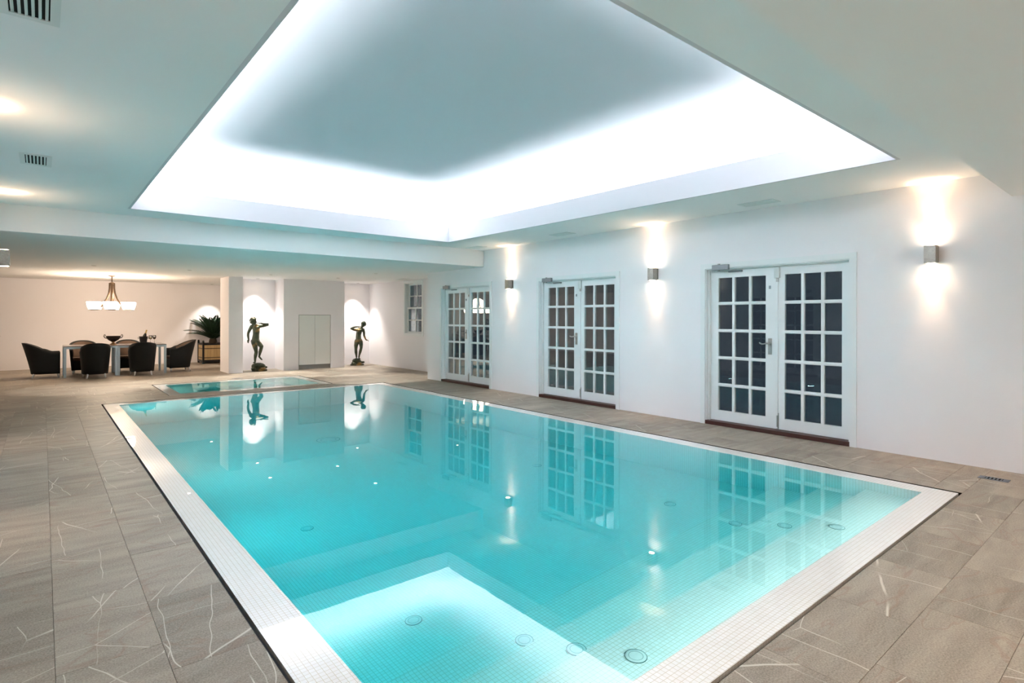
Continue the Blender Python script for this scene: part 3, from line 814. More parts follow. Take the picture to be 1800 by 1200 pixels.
# ------------------------------------------------------------------ air vents
def make_vent():
    d = empty('air_vent')
    m = MB(); fx, fy = .108, .215; sx, sy = .072, .178
    m.box(-fx, -sx, -fy, fy, -.006, 0); m.box(sx, fx, -fy, fy, -.006, 0); m.box(-sx, sx, -fy, -sy, -.006, 0); m.box(-sx, sx, sy, fy, -.006, 0)
    m.build('vent_frame', 'vent', d)
    m = MB(); m.add([(-sx, -sy, -.0008), (sx, -sy, -.0008), (sx, sy, -.0008), (-sx, sy, -.0008)], [(0, 1, 2, 3)]); m.build('vent_duct', 'dark', d)
    for k in range(6):
        x = -sx + (k + .5) * 2 * sx / 6
        s = MB(); s.add([(-.004, -sy, -.006), (.006, -sy, -.001), (.006, sy, -.001), (-.004, sy, -.006), (-.0055, -sy, -.005), (.0045, -sy, -.0005), (.0045, sy, -.0005), (-.0055, sy, -.005)],
                       [(0, 1, 2, 3), (7, 6, 5, 4), (0, 4, 5, 1), (1, 5, 6, 2), (2, 6, 7, 3), (3, 7, 4, 0)])
        o = s.build('vent_slat', 'vent', d); o.location = (x, 0, 0)
    return d
v0 = make_vent()
for i, (x, y, z, lb) in enumerate(((-.047, 3.215, ZC, 'white slatted air vent in the ceiling at the top left corner'),
                                   (-.047, 6.46, ZC, 'white slatted air vent in the left ceiling strip between two light glows'),
                                   (6.545, 3.26, ZC, 'flat white air vent in the ceiling above the nearest glazed doors'),
                                   (6.53, 6.55, ZC, 'flat white air vent in the ceiling above the middle glazed doors'),
                                   (6.48, 8.86, ZC, 'flat white air vent in the ceiling corner by the far beam'),
                                   (7.40, 13.45, ZD, 'flat white air vent in the lowered ceiling beside the sash window'))):
    c = v0 if i == 0 else copy_tree(v0)
    c.location = (x, y, z); c.rotation_euler = (0, 0, 0 if i < 2 else PI); tag(c, lb, 'air vent', 'ceiling air vents')

# ------------------------------------------------------------------ floor drains
def make_drain():
    d = empty('floor_drain')
    m = MB(); a, b_ = .105, .055
    m.box(-a, -.062, -b_, b_, 0, .003); m.box(.062, a, -b_, b_, 0, .003); m.box(-.062, .062, -b_, -.040, 0, .003); m.box(-.062, .062, .040, b_, 0, .003)
    for k in range(5):
        x = -.05 + k * .025; m.box(x - .006, x + .006, -.04, .04, 0, .0025)
    m.build('grate', 'drain', d)
    m = MB(); m.box(-.062, .062, -.04, .04, 0, .0008); m.build('sump', 'dark', d)
    return d
dr = make_drain(); dr.location = (6.50, 1.09, 0.0005); dr.rotation_euler = (0, 0, PI / 2 + .0); tag(dr, 'blue-grey metal floor drain grate near the right wall', 'drain', 'floor drains')
d2 = copy_tree(dr); d2.location = (3.49, 14.19, .0005); d2.rotation_euler = (0, 0, 0); tag(d2, 'small dark floor drain just beyond the spa pool', 'drain', 'floor drains')

# ------------------------------------------------------------------ cupboard in the block
cb = empty('wall_cupboard', ((CX0 + CX1) / 2, 15.56, 0)); tag(cb, 'flush white two-door cupboard in the block between the statues', 'cupboard')
hw = (CX1 - CX0) / 2
m = MB(); m.box(-hw, hw, .55, .57, 0, CZ1); m.box(-hw, -hw + .012, .03, .55, 0, CZ1); m.box(hw - .012, hw, .03, .55, 0, CZ1); m.box(-hw, hw, .03, .55, CZ1 - .012, CZ1)
m.build('carcass', 'kick', cb)
for x0, x1 in ((-hw + .014, -.0025), (.0025, hw - .010)):
    m = MB(); m.bbox(x0, x1, .006, .026, .125, CZ1 - .012, .002); m.build('cupboard_door', 'cabinet', cb)
m = MB(); m.box(-hw + .012, hw - .012, .05, .065, 0, .125); m.build('kick_board', 'kick', cb)

# ------------------------------------------------------------------ statues
def limb(mb, chain, n=14):
    """rounded, tapering limb through (point, radius) joints, a ball at every joint"""
    for (p, r) in chain: mb.ball(p, r, r, r, n, 8)
    for (p, r), (q, t) in zip(chain, chain[1:]): mb.tube([p, q], [r, t], n)
def fuse(mb, voxel=0.0065, passes=6):
    """melt overlapping closed pieces into one continuous skin"""
    me = bpy.data.meshes.new('fuse'); me.from_pydata(mb.v, [], mb.f); me.update()
    ob = bpy.data.objects.new('fuse', me); COL.objects.link(ob)
    md = ob.modifiers.new('Remesh', 'REMESH'); md.mode = 'VOXEL'; md.voxel_size = voxel; md.use_smooth_shade = True
    sm = ob.modifiers.new('Smooth', 'SMOOTH'); sm.iterations = passes; sm.factor = 0.5
    dg = bpy.context.evaluated_depsgraph_get(); dg.update()
    ev = ob.evaluated_get(dg).to_mesh()
    out = MB(); out.add([v.co[:] for v in ev.vertices], [tuple(p.vertices) for p in ev.polygons], True)
    ob.evaluated_get(dg).to_mesh_clear(); bpy.data.objects.remove(ob); bpy.data.meshes.remove(me)
    return out
def foot(mb, ankle, d, r):
    """heel, instep, ball of the foot and five toes along direction d"""
    A = Vector(ankle); d = Vector(d).normalized(); s_ = d.cross(Vector((0, 0, 1))).normalized()
    limb(mb, [(A - d * r * .9 - Vector((0, 0, r * .5)), r * .95), (A + d * r * 1.2 - Vector((0, 0, r * .2)), r * .95), (A + d * r * 3.0 - Vector((0, 0, r * .7)), r * .85)], 12)
    for k in range(5):
        o = (k - 2) * .42 * r
        limb(mb, [(A + d * r * 3.0 + s_ * o - Vector((0, 0, r * .8)), r * .42), (A + d * r * (4.2 - abs(k - 1) * .22) + s_ * o * 1.25 - Vector((0, 0, r * .95)), r * .30)], 8)

def add_head(mb, c, r, face, up):
    """head with brow, nose, cheeks, chin and ears; `face` the facing direction"""
    f = Vector(face).normalized(); u = Vector(up); u = (u - f * u.dot(f)).normalized(); s = f.cross(u)
    C = Vector(c)
    def pt(a, b_, h): return C + f * a * r + s * b_ * r + u * h * r
    tmp = MB(); tmp.ball((0, 0, 0), 1, 1, 1, 18, 12)
    for (x, y, z) in tmp.v: pass
    vs = []
    for (x, y, z) in tmp.v:
        yy = y * (0.80 - 0.12 * max(0, -z)); xx = x * 0.95
        if z < -.2 and x > 0: xx *= 1 - .15 * (-z - .2)
        if x > .6 and -.0 < z < .28: xx -= .06
        vs.append(pt(xx, yy, z * 1.12))
    mb.add(vs, tmp.f, True)
    n = MB(); n.tube([pt(.88, 0, .18), pt(1.02, 0, -.06), pt(1.10, 0, -.22), pt(.9, 0, -.3)], [.05 * r, .09 * r, .13 * r, .08 * r], 8); mb.add(n.v, n.f, True)
    for sd in (-1, 1):
        e = MB(); e.ball(pt(.80, .30 * sd, .10), .12 * r, .12 * r, .09 * r, 8, 6); mb.add(e.v, e.f, True)
        e = MB(); e.ball(pt(-.02, .80 * sd, -.05), .16 * r, .10 * r, .22 * r, 8, 6); mb.add(e.v, e.f, True)
        e = MB(); e.ball(pt(.70, .36 * sd, -.28), .26 * r, .24 * r, .24 * r, 8, 6); mb.add(e.v, e.f, True)
    l = MB(); l.tube([pt(.84, -.2, -.52), pt(.95, 0, -.50), pt(.84, .2, -.52)], .07 * r, 6); mb.add(l.v, l.f, True)
    l = MB(); l.ball(pt(.62, 0, -.85), .28 * r, .28 * r, .22 * r, 8, 6); mb.add(l.v, l.f, True)
    # hair: curls over the crown
    h = MB(); rnd = random.Random(3)
    for i in range(85):
        z = rnd.uniform(-.55, 1); t = rnd.uniform(-PI, PI)
        q = math.sqrt(1 - z * z); d = Vector((q * math.cos(t), q * math.sin(t), z))
        if d.x > .45 and z < .62: continue
        if d.x > .05 and z < .05: continue
        h.ball(pt(d.x * .98, d.y * .86, d.z * 1.14), .21 * r, .21 * r, .19 * r, 8, 6)
    return h
def add_hand(mb, w, d, palm_up, r, curl=0.6):
    """palm and five bent fingers starting at the wrist point w, pointing along d"""
    w = Vector(w); d = Vector(d).normalized(); n = Vector(palm_up); n = (n - d * n.dot(d)).normalized(); s = d.cross(n)
    mb.ball(w + d * r * 1.3, r * 1.25, r * 1.25, r * 1.1, 10, 8)
    for k, (off, ln) in enumerate(((-.9, 1.7), (-.3, 2.0), (.3, 1.9), (.85, 1.5))):
        b0 = w + d * r * 2.0 + s * off * r
        p1 = b0 + d * ln * r * .6; p2 = p1 + (d * math.cos(curl) - n * math.sin(curl)) * ln * r * .55; p3 = p2 + (d * math.cos(curl * 2.2) - n * math.sin(curl * 2.2)) * ln * r * .45
        limb(mb, [(b0, .40 * r), (p1, .38 * r), (p2, .34 * r), (p3, .28 * r)], 8)
    b0 = w + d * r * .9 - s * r * 1.0
    limb(mb, [(b0, .46 * r), (b0 + (d * .6 - s * .7) * r * .9, .40 * r), (b0 + (d * 1.2 - s * .7 - n * .5) * r * 1.1, .30 * r)], 8)
def turtle(mb, cx, zc, lx, ly, lz, headx):
    rnd = random.Random(5)
    mb.ball((cx, 0, zc), lx, ly, lz, 26, 14, lambda d: 1 + .05 * math.sin(d.x * 14) * math.cos(d.y * 11) + (.04 if d.z > 0 else -.05))
    mb.tube([(cx - lx * 1.0, 0, zc - lz * .45), (cx, ly * .1, zc - lz * .55), (cx + lx * 1.0, 0, zc - lz * .45)], [.02, ly * 1.05, .02], 14)
    mb.tube([(cx + lx * .75, -.02, zc - lz * .30), (headx - .05, -.04, zc - lz * .40), (headx, -.05, zc - lz * .38)], [.05, .035, .028], 10)
    mb.ball((headx, -.05, zc - lz * .36), .042, .036, .032, 10, 8)
    for sx, sy in ((.7, 1), (.7, -1), (-.7, 1), (-.7, -1)):
        mb.ball((cx + sx * lx, sy * ly * .75, zc - lz * .75), .065, .06, .045, 10, 8)
def base_plate(mb, cx, rx, ry, h):
    mb.lathe([(1.0, 0), (1.02, h * .5), (.96, h), (.90, h)], 30, (cx, 0, 0), rx, ry)

# flute player standing on one leg
def statue_one():
    kx, kz = .00139, .00152
    P = lambda x, y, d=0.0: Vector(((x - 400) * kx, d, (1125 - y) * kz))
    b = MB()
    limb(b, [(P(330, 585), .093), (P(336, 540, -.005), .088), (P(342, 485, -.01), .080), (P(345, 430, -.005), .086), (P(342, 380), .092), (P(330, 340), .070)])
    b.ball(P(298, 605, .03), .070, .065, .070); b.ball(P(362, 600, .03), .068, .065, .068)          # hips and seat
    b.ball(P(318, 378, -.055), .058, .040, .048); b.ball(P(372, 372, -.055), .056, .040, .048)      # chest
    b.ball(P(345, 505, -.055), .060, .040, .065)                                                     # belly
    limb(b, [(P(272, 345, .01), .050), (P(330, 335), .055), (P(392, 338), .050)])                    # shoulders
    limb(b, [(P(325, 325), .040), (P(305, 285, -.01), .038)])                                        # neck
    limb(b, [(P(308, 625, .0), .076), (P(325, 690, -.01), .066), (P(342, 770, -.005), .048), (P(345, 800), .045), (P(334, 850, .015), .046), (P(326, 905, .015), .034), (P(324, 945, .015), .029)])
    foot(b, P(324, 962, .005), (-.25, -1, 0), .026)
    limb(b, [(P(352, 612, -.02), .074), (P(398, 650, -.08), .064), (P(438, 690, -.125), .048), (P(428, 740, -.10), .044), (P(414, 790, -.07), .042), (P(402, 850, -.03), .027), (P(398, 872, -.02), .025)])
    limb(b, [(P(398, 876, -.01), .025), (P(418, 900, -.04), .023), (P(440, 922, -.065), .020)])
    for k in range(4): limb(b, [(P(436, 920, -.062 + (k - 1.5) * .013), .011), (P(452, 934, -.075 + (k - 1.5) * .015), .008)], 8)
    limb(b, [(P(262, 348, .02), .047), (P(232, 400, .045), .040), (P(204, 462, .06), .032), (P(202, 505, .05), .031), (P(212, 575, .02), .020)])
    limb(b, [(P(398, 342, -.01), .047), (P(470, 332, -.03), .039), (P(545, 318, -.06), .032), (P(505, 316, -.11), .031), (P(458, 300, -.15), .020)])
    add_hand(b, P(212, 575, .02), (-.25, -.15, -1), (-.6, .6, 0), .021, .6)
    add_hand(b, P(458, 300, -.15), (-.8, .0, .3), (0, .6, .8), .020, .9)
    hair = add_head(b, P(291, 250, -.02), .084, (.90, -.42, -.10), (0.1, 0, 1))
    b = fuse(b)
    fl = MB(); fl.tube([P(342, 284, -.10), P(450, 290, -.165), P(560, 297, -.22)], [.009, .011, .015], 12)
    bs = MB(); turtle(bs, P(382, 0).x, P(0, 1040).z, .165, .13, .088, P(515, 0).x)
    bp = MB(); base_plate(bp, P(402, 0).x, .19, .15, .045)
    return b, hair, fl, fuse(bs, .008, 2), bp
def statue_two():
    kx, kz = .00144, .001495
    P = lambda x, y, d=0.0: Vector(((x - 325) * kx, d, (1050 - y) * kz))
    b = MB()
    limb(b, [(P(352, 545), .086), (P(350, 500, -.005), .080), (P(350, 445, -.01), .074), (P(358, 400, -.005), .080), (P(370, 355), .084), (P(385, 325), .064)])
    b.ball(P(318, 560, .03), .064, .060, .066); b.ball(P(388, 560, .03), .062, .060, .066)
    b.ball(P(345, 352, -.05), .054, .038, .045); b.ball(P(398, 350, -.05), .052, .038, .045)
    b.ball(P(350, 465, -.05), .056, .038, .062)
    limb(b, [(P(325, 345), .046), (P(385, 325), .052), (P(440, 335, .01), .046)])
    limb(b, [(P(395, 310), .038), (P(430, 270, -.02), .036)])
    limb(b, [(P(316, 580), .072), (P(302, 650, -.01), .060), (P(299, 715, -.005), .045), (P(299, 745), .042), (P(302, 795, .015), .043), (P(310, 860, .012), .028), (P(312, 885, .01), .026)])
    foot(b, P(310, 908, .0), (-.2, -1, 0), .024)
    limb(b, [(P(392, 580, -.005), .070), (P(402, 630, -.04), .059), (P(406, 690, -.06), .044), (P(398, 730, -.04), .041), (P(386, 775, -.02), .042), (P(368, 850, .0), .027), (P(362, 885, .0), .025)])
    foot(b, P(362, 908, -.01), (.25, -1, 0), .024)
    limb(b, [(P(322, 345, -.005), .044), (P(262, 335, -.04), .036), (P(205, 313, -.07), .030), (P(255, 290, -.12), .029), (P(315, 275, -.15), .019)])
    limb(b, [(P(445, 335, .01), .044), (P(462, 395, .03), .037), (P(464, 455, .04), .030), (P(480, 495, .015), .028), (P(502, 541, -.02), .019)])
    add_hand(b, P(315, 275, -.15), (.9, .1, -.1), (0, -.6, .8), .019, .9)
    add_hand(b, P(502, 541, -.02), (.9, -.2, -.25), (0, 0, 1), .019, .4)
    hair = add_head(b, P(450, 228, -.03), .077, (-.62, -.75, -.28), (0.30, 0, 1))
    b = fuse(b)
    fl = MB(); fl.tube([P(398, 262, -.125), P(345, 275, -.17), P(310, 286, -.20)], [.009, .011, .014], 12)
    bs = MB(); turtle(bs, P(312, 0).x, P(0, 968).z, .125, .11, .085, P(448, 0).x)
    bp = MB(); base_plate(bp, P(325, 0).x, .20, .15, .042)
    return b, hair, fl, fuse(bs, .008, 2), bp
for fn, nm, x, y, lb in ((statue_one, 'bronze_statue', 4.45, 15.86, 'bronze boy standing on one leg and playing a flute in the left niche'),
                         (statue_two, 'bronze_statue', 7.26, 15.95, 'bronze boy with both feet down on a tortoise in the niche beside the window')):
    bd, hr, fl, ts, bp = fn()
    ang = math.atan2(x, y)
    d = empty(nm, (x, y, 0), -ang); tag(d, lb, 'statue', 'bronze statues in the niches')
    bo = bd.build('figure', 'bronze', d); hr.build('hair', 'bronze', bo); fl.build('flute', 'bronze', bo); ts.build('tortoise', 'bronze', d); bp.build('base_plate', 'bronze', d)

# ------------------------------------------------------------------ dining tables
def make_table():
    d = empty('dining_table'); a, c, h = .515, .475, .735
    m = MB()
    for s in (-1, 1):
        m.box(-a, a, s * c - (.045 if s > 0 else 0), s * c + (.045 if s < 0 else 0), h - .06, h - .012)
        m.box(s * a - (.045 if s > 0 else 0), s * a + (.045 if s < 0 else 0), -c, c, h - .06, h - .012)
    m.build('table_frame', 'alu', d)
    for sx in (-1, 1):
        for sy in (-1, 1):
            x0, x1 = sorted((sx * a, sx * (a - .05))); y0, y1 = sorted((sy * c, sy * (c - .05)))
            l = MB(); l.box(x0, x1, y0, y1, 0, h - .06); l.build('leg', 'alu', d)
    t = MB(); t.bbox(-a, a, -c, c, h - .012, h + .006, .003); t.build('table_top', 'table_top', d)
    return d
TY = 17.22
t0 = make_table(); t0.location = (0.895, TY, 0); tag(t0, 'left half of the metal-framed dining table with the bowl end', 'table', 'dining tables pushed together')
t1 = copy_tree(t0); t1.location = (1.927, TY, 0); tag(t1, 'right half of the metal-framed dining table carrying the ice bucket', 'table', 'dining tables pushed together')

# ------------------------------------------------------------------ tub chairs
def make_chair():
    d = empty('tub_chair')
    # U-shaped shell: t from -1 (front of left arm) round the back to +1; opening towards +y
    def plan(t, grow):
        hw = .285 + grow; dp = .27 + grow
        a = abs(t); s = 1 if t > 0 else -1
        if a > .5:
            q = (a - .5) / .5; return (s * hw, -.02 + q * .31)
        th = a / .5 * PI / 2
        return (s * hw * math.sin(th) ** .92, -.02 - (dp) * math.cos(th) ** .92)
    def top(t):
        a = abs(t)
        if a <= .5: return .695 + .160 * math.cos(a / .5 * PI / 2) ** .80
        q = min(1.0, (a - .5) / .28); return .695 - .065 * q * q * (3 - 2 * q)
    NT, NV = 48, 8; z0 = .10; TH = .05
    vs = []; fs = []
    def sheet(inner):
        rows = []
        for j in range(NV + 1):
            v = j / NV; row = []
            for i in range(NT + 1):
                t = -1 + 2 * i / NT
                z = z0 + (top(t) - z0) * v
                back = max(0.0, 1 - abs(t) / .62)
                g = -.035 + .06 * (z - z0) / .75 + (-TH if inner else 0)
                x, y = plan(t, g)
                y -= back * .11 * ((z - z0) / .75) ** 1.3
                if inner and abs(t) > .98: pass
                row.append(len(vs)); vs.append((x, y, z))
            rows.append(row)
        return rows
    o = sheet(False); n = sheet(True)
    for j in range(NV):
        for i in range(NT):
            fs.append((o[j][i], o[j][i + 1], o[j + 1][i + 1], o[j + 1][i])); fs.append((n[j][i], n[j + 1][i], n[j + 1][i + 1], n[j][i + 1]))
    for i in range(NT):
        fs.append((o[NV][i], o[NV][i + 1], n[NV][i + 1], n[NV][i])); fs.append((o[0][i], n[0][i], n[0][i + 1], o[0][i + 1]))
    for j in range(NV):
        fs.append((o[j][0], o[j + 1][0], n[j + 1][0], n[j][0])); fs.append((o[j][NT], n[j][NT], n[j + 1][NT], o[j + 1][NT]))
    m = MB(); m.add(vs, fs, True)
    sh = m.build('wicker_shell', 'wicker', d)
    m = MB(); m.bbox(-.212, .212, -.10, .27, .10, .34, .02); m.build('seat_base', 'wicker', d)
    m = MB(); m.bbox(-.222, .222, -.12, .285, .34, .43, .03); m.build('seat_cushion', 'cushion', d)
    # padded lining inside the back, following the shell
    vs = []; fs = []; NB = 24
    for layer in (TH - .004, TH + .028):
        for j in range(7):
            v = j / 6
            for i in range(NB + 1):
                t = -.56 + 1.12 * i / NB
                z = .42 + (top(t) - .02 - .42) * v
                back = max(0.0, 1 - abs(t) / .62)
                ed = math.sin(PI * min(1, max(0, v))) ** .35 if layer > TH else 0
                g = -.035 + .06 * (z - z0) / .75 - (TH - .004 + (layer - TH + .004) * ed)
                x, y = plan(t, g); y -= back * .11 * ((z - z0) / .75) ** 1.3
                vs.append((x, y, z))
    W = NB + 1
    for ly in (0, 1):
        for j in range(6):
            for i in range(NB):
                q = ly * 7 * W + j * W + i; f = (q, q + 1, q + W + 1, q + W); fs.append(f if ly else f[::-1])
    m = MB(); m.add(vs, fs, True); m.build('back_pad', 'cushion', d)
    for (x, y, tx, ty) in ((-.22, .25, -.005, .012), (.22, .25, .005, .012), (-.165, -.195, -.02, -.035), (.165, -.195, .02, -.035)):
        l = MB(); l.tube([(x, y, .105), (x + tx, y + ty, 0)], [.020, .015], 12); l.build('leg', 'leg_white', d)
    return d
ch0 = make_chair()
CH = [(0.96, 16.47, 0.03, 'dark wicker tub chair with its back to the pool, left of the near pair'),
      (1.90, 16.55, -0.03, 'dark wicker tub chair with its back to the pool, right of the near pair'),
      (0.04, 17.22, -PI / 2, 'dark wicker tub chair at the left end of the dining table'),
      (2.80, 17.22, PI / 2 + .12, 'dark wicker tub chair at the right end of the dining table'),
      (0.80, 17.98, PI, 'dark wicker tub chair behind the table facing the pool, left of the bowl'),
      (1.76, 17.98, PI, 'dark wicker tub chair behind the table facing the pool, behind the ice bucket')]
for i, (x, y, rz, lb) in enumerate(CH):
    c = ch0 if i == 0 else copy_tree(ch0)
    c.location = (x, y, 0); c.rotation_euler = (0, 0, rz); c.scale = (.97, .97, .965); tag(c, lb, 'chair', 'wicker tub chairs round the dining table')

# ------------------------------------------------------------------ things on the table
TZ = .741
bw_ = empty('footed_bowl', (1.36, TY - .05, TZ)); bw_.scale = (.68, .68, .86); tag(bw_, 'dark footed bowl with two scrolled handles on the dining table', 'bowl')
m = MB(); m.lathe([(.03, .075), (.07, .09), (.15, .13), (.20, .18), (.225, .235), (.235, .245), (.228, .25), (.19, .19), (.14, .145), (.05, .11), (.005, .105)], 36, caps=False); m.build('bowl_body', 'bowl', bw_)
m = MB(); m.lathe([(.11, 0), (.115, .012), (.08, .03), (.04, .045), (.035, .06), (.05, .08)], 30); m.build('foot', 'bowl_foot', bw_)
for s in (-1, 1):
    m = MB(); m.tube([(s * .20, 0, .185), (s * .255, 0, .20), (s * .285, 0, .245), (s * .275, 0, .285), (s * .245, 0, .29), (s * .235, 0, .262), (s * .252, 0, .25)], [.012, .012, .011, .010, .010, .009, .008], 8); m.build('handle', 'bowl', bw_)
bk = empty('ice_bucket', (1.985, TY - .12, TZ)); bk.scale = (.88, .88, .95); tag(bk, 'dark metal ice bucket standing on the right half of the table', 'bucket')
m = MB(); m.lathe([(.075, 0), (.08, .01), (.108, .19), (.115, .20), (.112, .205), (.102, .19), (.074, .012), (.001, .012)], 30, caps=False); m.build('bucket_body', 'bucket', bk)
for s in (-1, 1):
    m = MB(); m.tube([(s * .100, 0, .15), (s * .135, 0, .145), (s * .135, 0, .175), (s * .108, 0, .18)], .007, 8); m.build('handle', 'bucket', bk)
bt = empty('champagne_bottle', (1.962, TY - .12, TZ + .028)); bt.rotation_euler = (0.0, .27, 0); tag(bt, 'dark bottle with gold foil neck leaning in the ice bucket', 'bottle')
m = MB(); m.lathe([(.040, 0), (.042, .01), (.042, .17), (.036, .21), (.020, .255), (.015, .29), (.0145, .30)], 24); m.build('bottle_body', 'bottle', bt)
m = MB(); m.lathe([(.0215, .248), (.0165, .288), (.0165, .33), (.018, .338), (.017, .345)], 20); m.build('foil', 'foil', bt)
m = MB(); m.lathe([(.0425, .06), (.0425, .15)], 24, caps=False); m.build('paper_label', 'paper', bt)
def make_glass(wine):
    d = empty('wine_glass')
    m = MB(); m.lathe([(.036, 0), (.034, .004), (.006, .010), (.0045, .10), (.012, .112), (.034, .135), (.042, .165), (.038, .215), (.0365, .215), (.0405, .165), (.032, .137), (.004, .116)], 24, caps=False); m.build('glass_body', 'glassware', d)
    m = MB(); m.lathe([(.004, .1165), (.031, .1375), (.0395, .162), (.0390, .166), (.001, .166)], 24, caps=False); m.build('wine', wine, d)
    return d
for x, y, wn, lb in ((2.150, TY - .02, 'white_wine', 'stemmed glass of white wine next to the ice bucket'), (2.240, TY + .02, 'red_wine', 'stemmed glass of dark red wine nearest the end of the table')):
    g = make_glass(wn); g.location = (x, y, TZ); tag(g, lb, 'glass', 'wine glasses on the table')

# ------------------------------------------------------------------ chandelier
cx_, cy_ = 1.335, 17.25
cd = empty('chandelier', (cx_, cy_, 0)); tag(cd, 'bronze chandelier of curved arms with glowing shades over the dining table', 'chandelier')
m = MB(); m.lathe([(.085, ZD), (.085, ZD - .010), (.05, ZD - .022), (.018, ZD - .035)], 26); m.build('canopy', 'arm', cd)
m = MB(); m.tube([(0, 0, ZD - .03), (0, 0, 2.26)], .012, 12); m.lathe([(.03, 2.30), (.055, 2.285), (.055, 2.265), (.03, 2.25)], 20); m.build('stem', 'arm', cd)
NSH = 6
def strip(mb, pts, wv, wid, th):
    vs = []
    for i, p in enumerate(pts):
        p = Vector(p); d = (Vector(pts[min(i + 1, len(pts) - 1)]) - Vector(pts[max(i - 1, 0)])).normalized()
        n = d.cross(Vector(wv)).normalized()
        for a, b_ in ((-1, -1), (1, -1), (1, 1), (-1, 1)): vs.append(p + Vector(wv) * a * wid + n * b_ * th)
    fs = []
    for i in range(len(pts) - 1):
        for k in range(4): fs.append((4 * i + k, 4 * i + (k + 1) % 4, 4 * i + 4 + (k + 1) % 4, 4 * i + 4 + k))
    fs += [(3, 2, 1, 0), tuple(4 * (len(pts) - 1) + k for k in range(4))]
    mb.add(vs, fs, False)
for k in range(NSH):
    a = 2 * PI * (k + .35) / NSH; ca, sa = math.cos(a), math.sin(a)
    prof = [(.055, 2.28), (.058, 2.15), (.072, 2.03), (.115, 1.90), (.185, 1.78), (.27, 1.68), (.35, 1.635), (.40, 1.63)]
    m = MB(); strip(m, [(r * ca, r * sa, z) for r, z in prof], (-sa, ca, 0), .022, .006); ar = m.build('arm', 'arm', cd)
    m = MB(); m.lathe([(.10, 1.602), (.115, 1.612), (.115, 1.618)], 24, (.40 * ca, .40 * sa, 0)); m.build('shade_ring', 'arm', ar)
    m = MB(); m.lathe([(.108, 1.62), (.135, 1.70), (.150, 1.80), (.146, 1.80), (.131, 1.70), (.104, 1.624)], 28, (.40 * ca, .40 * sa, 0), caps=False); m.build('shade', 'shade', ar)
l = bpy.data.lights.new('chandelier_light', 'POINT'); l.energy = 27; l.color = (1.0, 0.71, 0.48); l.shadow_soft_size = .25
o = bpy.data.objects.new('chandelier_light', l); COL.objects.link(o); o.parent = cd; o.location = (0, 0, 1.93)

# ------------------------------------------------------------------ potted palms
def frond_mesh(ln, lift, droop, seed):
    rnd = random.Random(seed); m = MB(); pts = []
    n = 16; p = Vector((0, 0, 0)); ang = lift
    for i in range(n + 1):
        pts.append(p.copy()); st = ln / n; p = p + Vector((math.cos(ang), 0, math.sin(ang))) * st; ang -= droop / n * (1 + i / n)
    m.tube(pts, [.009 - .007 * i / n for i in range(n + 1)], 5)
    for i in range(1, 2 * n + 1):
        q = i / (2 * n); k = min(int(q * n), n - 1); fr = q * n - k; c = pts[k].lerp(pts[k + 1], fr); d = (pts[k + 1] - pts[k]).normalized()
        up = Vector((-d.z, 0, d.x)); L_ = (.05 + .17 * math.sin(PI * min(1, q * .86 + .12)) ** .8) * ln / .9
        for s in (-1, 1):
            dirv = (d * .62 + Vector((0, s, 0)) * .72 + up * .30).normalized(); side = dirv.cross(up).normalized() * .0145
            tip = c + dirv * L_ * rnd.uniform(.92, 1.05) - up * L_ * .06; mid = c + dirv * L_ * .5
            m.add([c, mid + side, tip, mid - side, mid + up * .004], [(0, 1, 4), (1, 2, 4), (2, 3, 4), (3, 0, 4)])
    tip = pts[-1]; d = (pts[-1] - pts[-2]).normalized()
    m.add([tip, tip + d * .05 + Vector((0, .008, 0)), tip + d * .11, tip + d * .05 - Vector((0, .008, 0))], [(0, 1, 2, 3)])
    return m.mesh('frond', 'frond')
FR = [frond_mesh(.80, 1.28, .35, 1), frond_mesh(.88, .98, .45, 2), frond_mesh(.88, .58, .50, 3)]
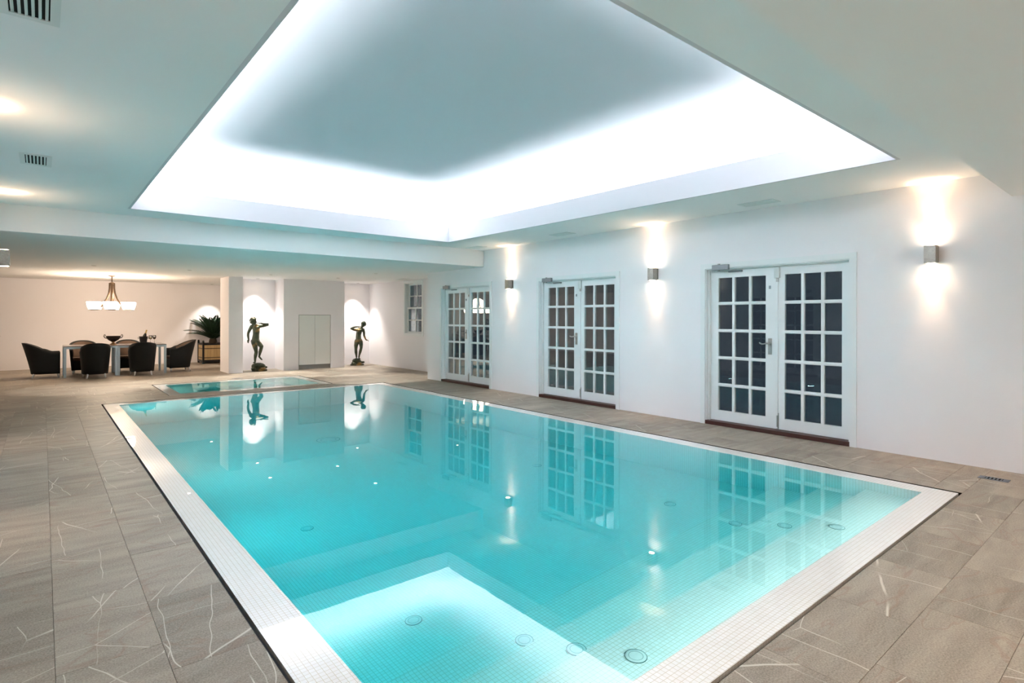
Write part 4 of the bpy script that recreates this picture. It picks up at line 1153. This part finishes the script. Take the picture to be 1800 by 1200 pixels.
def make_palm():
    d = empty('potted_palm'); hw_, h = .34, .62
    pl = MB(); pl.box(-hw_ + .03, hw_ - .03, -hw_ + .03, hw_ - .03, h - .06, h - .02); pl.build('soil', 'soil', d)
    fr = MB()
    for sx in (-1, 1):
        for sy in (-1, 1):
            fr.box(sx * hw_ - .025, sx * hw_ + .025, sy * hw_ - .025, sy * hw_ + .025, 0, h + .06)
            fr.ball((sx * hw_, sy * hw_, h + .075), .028, .028, .028, 10, 6)
    for z0, z1 in ((.045, .115), (.175, .195), (.455, .475), (h - .05, h)):
        for s in (-1, 1):
            fr.box(-hw_, hw_, s * hw_ - .018, s * hw_ + .018, z0, z1); fr.box(s * hw_ - .018, s * hw_ + .018, -hw_, hw_, z0, z1)
    box = fr.build('planter_frame', 'black_iron', d)
    for k in range(7):
        x0 = -hw_ + .028 + k * (2 * hw_ - .056) / 7; x1 = x0 + (2 * hw_ - .056) / 7 - .004
        for s in (-1, 1):
            b = MB(); b.box(x0, x1, s * hw_ - .010, s * hw_ + .010, .05, h - .02); b.build('plank', 'timber', box)
            b = MB(); b.box(s * hw_ - .010, s * hw_ + .010, x0, x1, .05, h - .02); b.build('plank', 'timber', box)
    t = MB(); t.lathe([(.10, h - .05), (.12, h + .04), (.10, h + .12), (.06, h + .16)], 16); t.build('trunk', 'trunk', d)
    rnd = random.Random(11)
    for k in range(44):
        kind = 0 if k < 14 else (1 if k < 32 else 2)
        o = place('frond', FR[kind], d, (0, 0, h + .10 + (.03 if kind == 0 else 0)), (0, rnd.uniform(-.1, .1), k * 2.39996 + rnd.uniform(-.15, .15)))
        s = rnd.uniform(.88, 1.05); o.scale = (s, s, s)
    return d
p0 = make_palm(); p0.location = (4.13, 19.66, 0); tag(p0, 'dark green palm in a timber planter box partly hidden by the white pier', 'potted plant', 'potted palms in timber boxes')
p1 = copy_tree(p0); p1.location = (-1.62, 19.62, 0); p1.rotation_euler = (0, 0, .7); tag(p1, 'palm at the left edge with only leaf tips showing', 'potted plant', 'potted palms in timber boxes')
